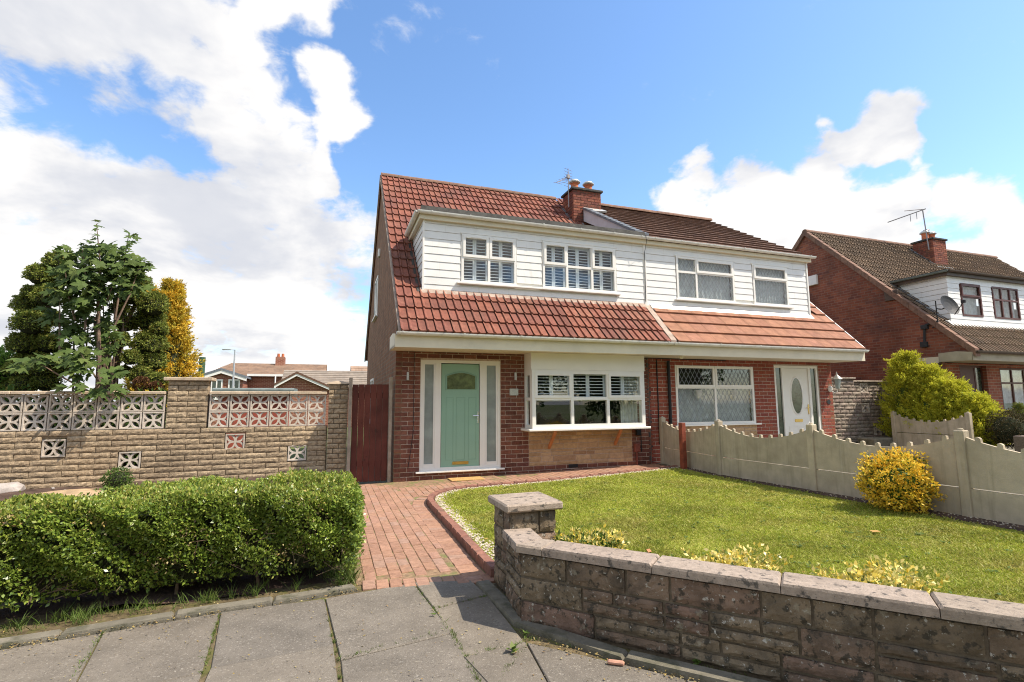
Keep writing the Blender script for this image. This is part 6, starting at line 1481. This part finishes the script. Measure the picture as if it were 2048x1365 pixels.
def syc_stuff():
    Vs, Fs, rn = [], [], []
    mb = MB()
    for (u, v, ru, rv, n, Y) in CL:
        if v < 500 or v > 730: continue
        for _ in range(int(n*3.2)):
            a = rng.uniform(0, 6.28); r = math.sqrt(rng.random()); c = gy(u+ru*r*math.cos(a), v+rv*r*math.sin(a), Y+.1+abs(rng.normal(0, .35))); s = rng.uniform(.15, .27)
            N_ = Vector((rng.normal(0, .5), -.4+rng.normal(0, .4), .7)).normalized(); az = rng.uniform(0, 6.28); T = Vector((math.cos(az), math.sin(az), -.4)); T = (T-N_*T.dot(N_)).normalized(); X = T.cross(N_)
            me = random.choice(SL); mb.cur = rng.random(); mb.add([c+(X*p.co.x+T*p.co.y+N_*p.co.z)*s for p in me.vertices], [tuple(f.vertices) for f in me.polygons])
    mb.build('inner_leaves', SYCA, sy, kind='stuff', fix=False)
syc_stuff()
mb = MB(); mb.tube([(-4.75,.95,-.05),(-4.78,.95,1.2),(-4.82,.92,2.2),(-4.9,.9,3.2)], [.06,.05,.035,.02], 8); mb.build('trunk', BARK, sy)
for (u0, v0, u1, v1, Y) in ((195,620,193,448,.9),(230,640,258,466,1.1),(150,640,130,540,.9),(190,640,230,560,.8),(120,700,120,600,.95),(215,790,160,705,.2),(210,800,70,722,.3),(180,790,205,760,.1),(170,660,165,500,.9),(225,660,280,530,1.1)):
    a = gy(u0, v0, .95 if v0 < 780 else .3); b = gy(u1, v1, Y); m_ = (a+b)/2+Vector((rng.normal(0, .04), rng.normal(0, .04), .03)); mb = MB(); mb.tube([a, m_, b], [.018, .013, .005], 6); mb.build('branch', BARK, sy)
# bare stems behind
for i in range(12):
    u = rng.uniform(140, 235); a = gy(u, 790, 1.7); b = gy(u+rng.normal(0, 12), 600, 1.7+rng.normal(0, .15)); mb = MB(); mb.tube([a, (a+b)/2+Vector((rng.normal(0, .05), 0, 0)), b], [.02, .014, .008], 5); mb.build('branch', BARK, sy)

def puff_tree(name, label, puffs, Y, trunk, m=CONI, n0=3000, sz=(.03, .055), extra=None):
    root = thing(name, (trunk[0][0], trunk[0][1], 0), label, 'tree', None); pxm = []
    PP, OO = [], []
    for (u, v, r_) in puffs:
        y = Y+rng.normal(0, .12); c = gy(u, v, y); e = gy(u+r_, v, y); r = abs(e.x-c.x)*1.22; n = int(n0*(r/.28)**2)+200; d = rnd_dirs(n); d[:, 2] = np.where(d[:, 2] < -.5, -d[:, 2], d[:, 2])
        k = 1+.14*np.sin(d[:, 0]*7+u)*np.sin(d[:, 2]*8+v)+.1*np.sin(d[:, 1]*13+d[:, 0]*11); PP.append(np.array(c)+d*r*(k*rng.uniform(.82, 1.03, n))[:, None]*np.array([1, .95, .92])); OO.append(d)
        blob('inner_twigs', c, (r*.82, r*.8, r*.74), HEDI, root)
    P = np.concatenate(PP); O = np.concatenate(OO); foliage('foliage', P, O, rng.uniform(*sz, len(P)), .5, m, root, up=.3, jit=1.1)
    mb = MB(); mb.tube(trunk, [.07, .06, .045, .03][:len(trunk)], 8); mb.build('trunk', BARK, root); return root
pL = [(112,525,20),(80,552,24),(118,552,20),(62,585,14),(58,612,26),(92,595,24),(62,648,30),(95,640,22),(45,690,26),(70,690,28),(55,735,30),(95,690,22),(85,735,28),(30,740,18),(100,570,20),(55,768,26),(92,765,24),(28,772,18),(120,735,18),(118,700,16)]
c = gy(90, 700, 2.2); puff_tree('conifer_tree', 'dark cloud-pruned conifer left of the sycamore', pL, 2.2, [(c.x, 2.3, -.05), (c.x+.05, 2.3, 1.5), (gy(97,620,2.3).x, 2.3, 3.), (gy(105,540,2.3).x, 2.3, 3.9)])
pR = [(262,592,24),(282,570,18),(305,612,26),(298,645,26),(252,650,19),(240,682,17),(300,690,28),(262,718,17),(305,725,22),(282,752,20),(250,745,12),(318,760,14),(240,620,16),(318,660,14)]
c = gy(265, 700, 1.9); rt = puff_tree('conifer_tree', 'green cloud-pruned conifer right of the sycamore', pR, 1.9, [(gy(215,780,1.9).x, 2.0, -.05), (gy(220,740,1.9).x, 2.0, 2.0), (gy(245,660,1.9).x, 2., 2.9), (gy(275,600,1.9).x, 2., 3.5)])
for u, v, r_ in ((283,768,15),(312,775,11)):
    c = gy(u, v, 1.6); e = abs(gy(u+r_, v, 1.6).x-c.x); n = 900; d = rnd_dirs(n); d[:, 1] = -np.abs(d[:, 1]); foliage('browned_foliage', np.array(c)+d*e*rng.uniform(.9, 1.05, (n, 1)), d, rng.uniform(.025, .045, n), .5, CONR, rt, up=.3, jit=.4)
for k in range(3):
    a = gy(205+12*k, 790, 2.0); b = gy(190+25*k, 640, 2.1); mb = MB(); mb.tube([a, b], [.05, .03], 7); mb.build('branch', BARK, rt)

def cone_tree(name, label, base, h, r, m, n, Lf=.085, wisp=.5, lean=(0, 0), group=None, cat='tree', w=.3, inner=HEDI, pw=.75, seed=0, rough=1.):
    """feathery conifer: many upswept sprays of small scale leaves over a dark core"""
    root = thing(name, base, label, cat, group); per = 34; k = n//per
    t = rng.random(k)**.8; a = rng.uniform(0, 6.28, k)
    rr = r*(1-t)**pw*(.6+.4*np.clip(t*6, 0, 1))*(1+rough*(.16*np.sin(a*3+t*14+seed)+.13*np.sin(a*7-t*31)+.1*np.sin(a*13+t*57)))*rng.uniform(.6, 1.0, k)
    B = np.stack([base[0]+rr*np.cos(a)+lean[0]*t, base[1]+rr*np.sin(a)+lean[1]*t, base[2]+.03+t*h*.93], -1)
    ax = unit(np.stack([np.cos(a), np.sin(a), .2+wisp+0*a], -1)+rng.normal(size=(k, 3))*.28); ln = Lf*rng.uniform(1.2, 3.0, k)*(.6+.4*(1-t))
    q = rng.random((k, per)); spread = rng.normal(size=(k, per, 3))*(Lf*.28)*(1-.6*q)[..., None]
    P = (B[:, None]+ax[:, None]*(q*ln[:, None])[..., None]+spread).reshape(-1, 3); O = np.repeat(ax, per, 0)
    T = unit(O+rng.normal(size=P.shape)*.55); Nn = unit(np.cross(T, rng.normal(size=P.shape))+np.stack([np.repeat(np.cos(a), per), np.repeat(np.sin(a), per), .5+0*np.repeat(a, per)], -1)*1.2)
    rn = np.clip(np.repeat(rng.random(k), per)*.75+rng.random(len(P))*.25, 0, .999)
    scatter_mesh('foliage', leaf_cos(P, T, Nn, rng.uniform(Lf*.3, Lf*.62, len(P)), w, .2), QUAD, 4, m, root, rnd=rn)
    mb = MB(); mb.lathe((base[0], base[1], base[2]), [(r*.45, .02), (r*.62, h*.12), (r*.54, h*.4), (r*.3, h*.7), (.02, h*.88)], 12); mb.build('inner_twigs', inner, root)
    MB().tube([(base[0], base[1], base[2]-.1), (base[0]+lean[0]*.5, base[1]+lean[1]*.5, base[2]+h*.5)], [.06, .03], 7).build('trunk', BARK, root); return root
c = gy(336, 700, 3.4); tp = gy(343, 548, 3.4); cone_tree('conifer_tree', 'golden orange conifer with feathery sprays at the right of the tree group', (c.x, 3.4, 0), tp.z, .80, GOLD, 56000, Lf=.13, wisp=.7, pw=.85, rough=1.3, w=.34)
c = gy(300, 640, 3.9); cone_tree('conifer_tree', 'smaller golden conifer half hidden behind the green cloud-pruned conifer', (gy(296,700,3.9).x, 3.9, 0), gy(296,562,3.9).z, .4, GOLD, 16000, Lf=.12, wisp=.7, seed=3)
def shrub(name, label, c, r, m, n, size, asp=.55, m2=None, n2=0, cat='shrub', zmin=0., group=None, up=.3, inner=HEDI, lump=.12, kin=.75):
    jt = .95; root = thing(name, (c[0], c[1], max(0, c[2]-r[2])), label, cat, group)
    def pts(n, k0, k1):
        d = rnd_dirs(n); k = 1+lump*np.sin(d[:, 0]*6+1)*np.sin(d[:, 2]*7)+lump*.7*np.sin(d[:, 1]*11+d[:, 0]*9)+lump*.5*np.sin(d[:, 2]*17+d[:, 0]*13); P = np.array(c)+d*np.array(r)*(k*rng.uniform(k0, k1, n))[:, None]; ok = P[:, 2] > zmin; return P[ok], d[ok]
    P, O = pts(n, .82, 1.05); foliage('foliage', P, O, rng.uniform(size*.65, size*1.2, len(P)), asp, m, root, up=up, jit=jt)
    if m2 is not None:
        P, O = pts(n2, .7, .97); foliage('green_foliage', P, O, rng.uniform(size*.65, size*1.1, len(P)), asp, m2, root, up=up, jit=jt)
    blob('inner_twigs', (c[0], c[1], c[2]), (r[0]*kin, r[1]*kin, r[2]*kin), inner, root); return root
shrub('laurel_shrub', 'bright green leafy shrub at the far left edge behind the wall', tuple(gy(2, 745, 2.6)), (.42,.4,.42), LAUR, 2600, .09, .5)
yc = Vector((5.15,-5.24,.44)); yb_ = shrub('golden_shrub', 'round golden yellow shrub on the lawn edge against the concrete fence', (yc.x, yc.y, yc.z), (.31,.31,.31), YELB, 8600, .036, .62, GRNB, 2600, zmin=.12, up=.5, lump=.24, kin=.72, inner=GRNB)
MB().tube([(yc.x,yc.y,.05),(yc.x,yc.y,.4)], [.03,.02], 6).build('stem', BARK, yb_)
for u, v, rx, lb in ((1172,1092,.26,'green and yellow variegated plant behind the wall next to the pillar'), (1460,1138,.30,'low yellow variegated plant in the middle behind the low wall'), (1748,1172,.32,'mostly golden variegated plant farthest right behind the low wall')):
    q = gz(u, v, .36); pl = shrub('variegated_plant', lb, (q.x, q.y, .245), (rx, rx*.85, .165), VARI, 3800, .036, .55, GRNB if u < 1300 else VARI, 2400 if u < 1300 else 1400, cat='plant', zmin=.06, group='variegated plants behind the low wall', up=.25, lump=.3, kin=.86, inner=GRNB)
# lime conifers along the far fence: a row of four falling in height towards the street
for k, (y, h, r) in enumerate(((.10,2.55,.62),(-.42,2.15,.60),(-.92,1.70,.56),(-1.4,1.28,.44))):
    cone_tree('conifer_shrub', ['tallest lime green conifer at the left of the clipped row beyond the far fence', 'second tallest lime green conifer of the row beyond the far fence', 'third lime green conifer of the row beyond the far fence', 'lowest lime green conifer at the right of the row beyond the far fence'][k], (13.75,y,.2), h, r, LIME, 24000, Lf=.14, wisp=.75, cat='conifer', group='row of lime conifers', pw=.45, seed=k, inner=GRNB, w=.32)
shrub('dark_shrub', 'round dark brownish bush right of the lime conifers', (13.7,-2.05,.72), (.40,.40,.42), DARKB, 5200, .035, .55)
q = gx(2042, 850, 16.6); cone_tree('conifer_shrub', 'small green cone-shaped conifer at the right edge before the next house', (16.6, q.y, .3), 1.0,   .3, CONI, 8000, Lf=.07, wisp=.6, cat='conifer')
q = gz(232, 968, .2); shrub('bed_shrub', 'small dark green plant on the soil below the block wall', (gy(235,955,-.35).x, -.35, .30), (.17,.15,.17), GRNB, 1100, .035, .5, cat='plant', zmin=.12, up=.5)

for k, (x, y, r) in enumerate(((-6.3,1.6,.75),(-5.2,1.7,.7),(-4.2,1.5,.6))):
    shrub('laurel_shrub', ['dark undergrowth shrub behind the pierced blocks at the far left', 'dark undergrowth shrub behind the pierced blocks below the sycamore', 'dark undergrowth shrub behind the pierced blocks left of the wide pier'][k], (x, y, .75), (r, .5, .85), GRNB, 3000, .09, .5, zmin=.02, group='undergrowth behind the block wall', kin=.85)
# trees across the road, seen mirrored in the window panes
for k, (x, y, h, r) in enumerate(((-9,-23,7.5,2.6),(-2.5,-24,6.5,2.8),(4,-22.5,8,2.8),(10.5,-24,7,2.7),(17,-23,8,2.9),(24,-24,7.5,2.8))):
    t = shrub('broadleaf_tree', ['broadleaf tree across the road, farthest left', 'broadleaf tree across the road, second from the left', 'broadleaf tree across the road, third from the left', 'broadleaf tree across the road, third from the right', 'broadleaf tree across the road, second from the right', 'broadleaf tree across the road, farthest right'][k], (x, y, h*.55), (r, r, h*.45), GRNB, 5200, .32, .55, cat='tree', group='trees across the road', kin=.8, lump=.2)
    MB().tube([(x, y, -.1), (x, y, h*.4)], [.2, .14], 8).build('trunk', BARK, t)
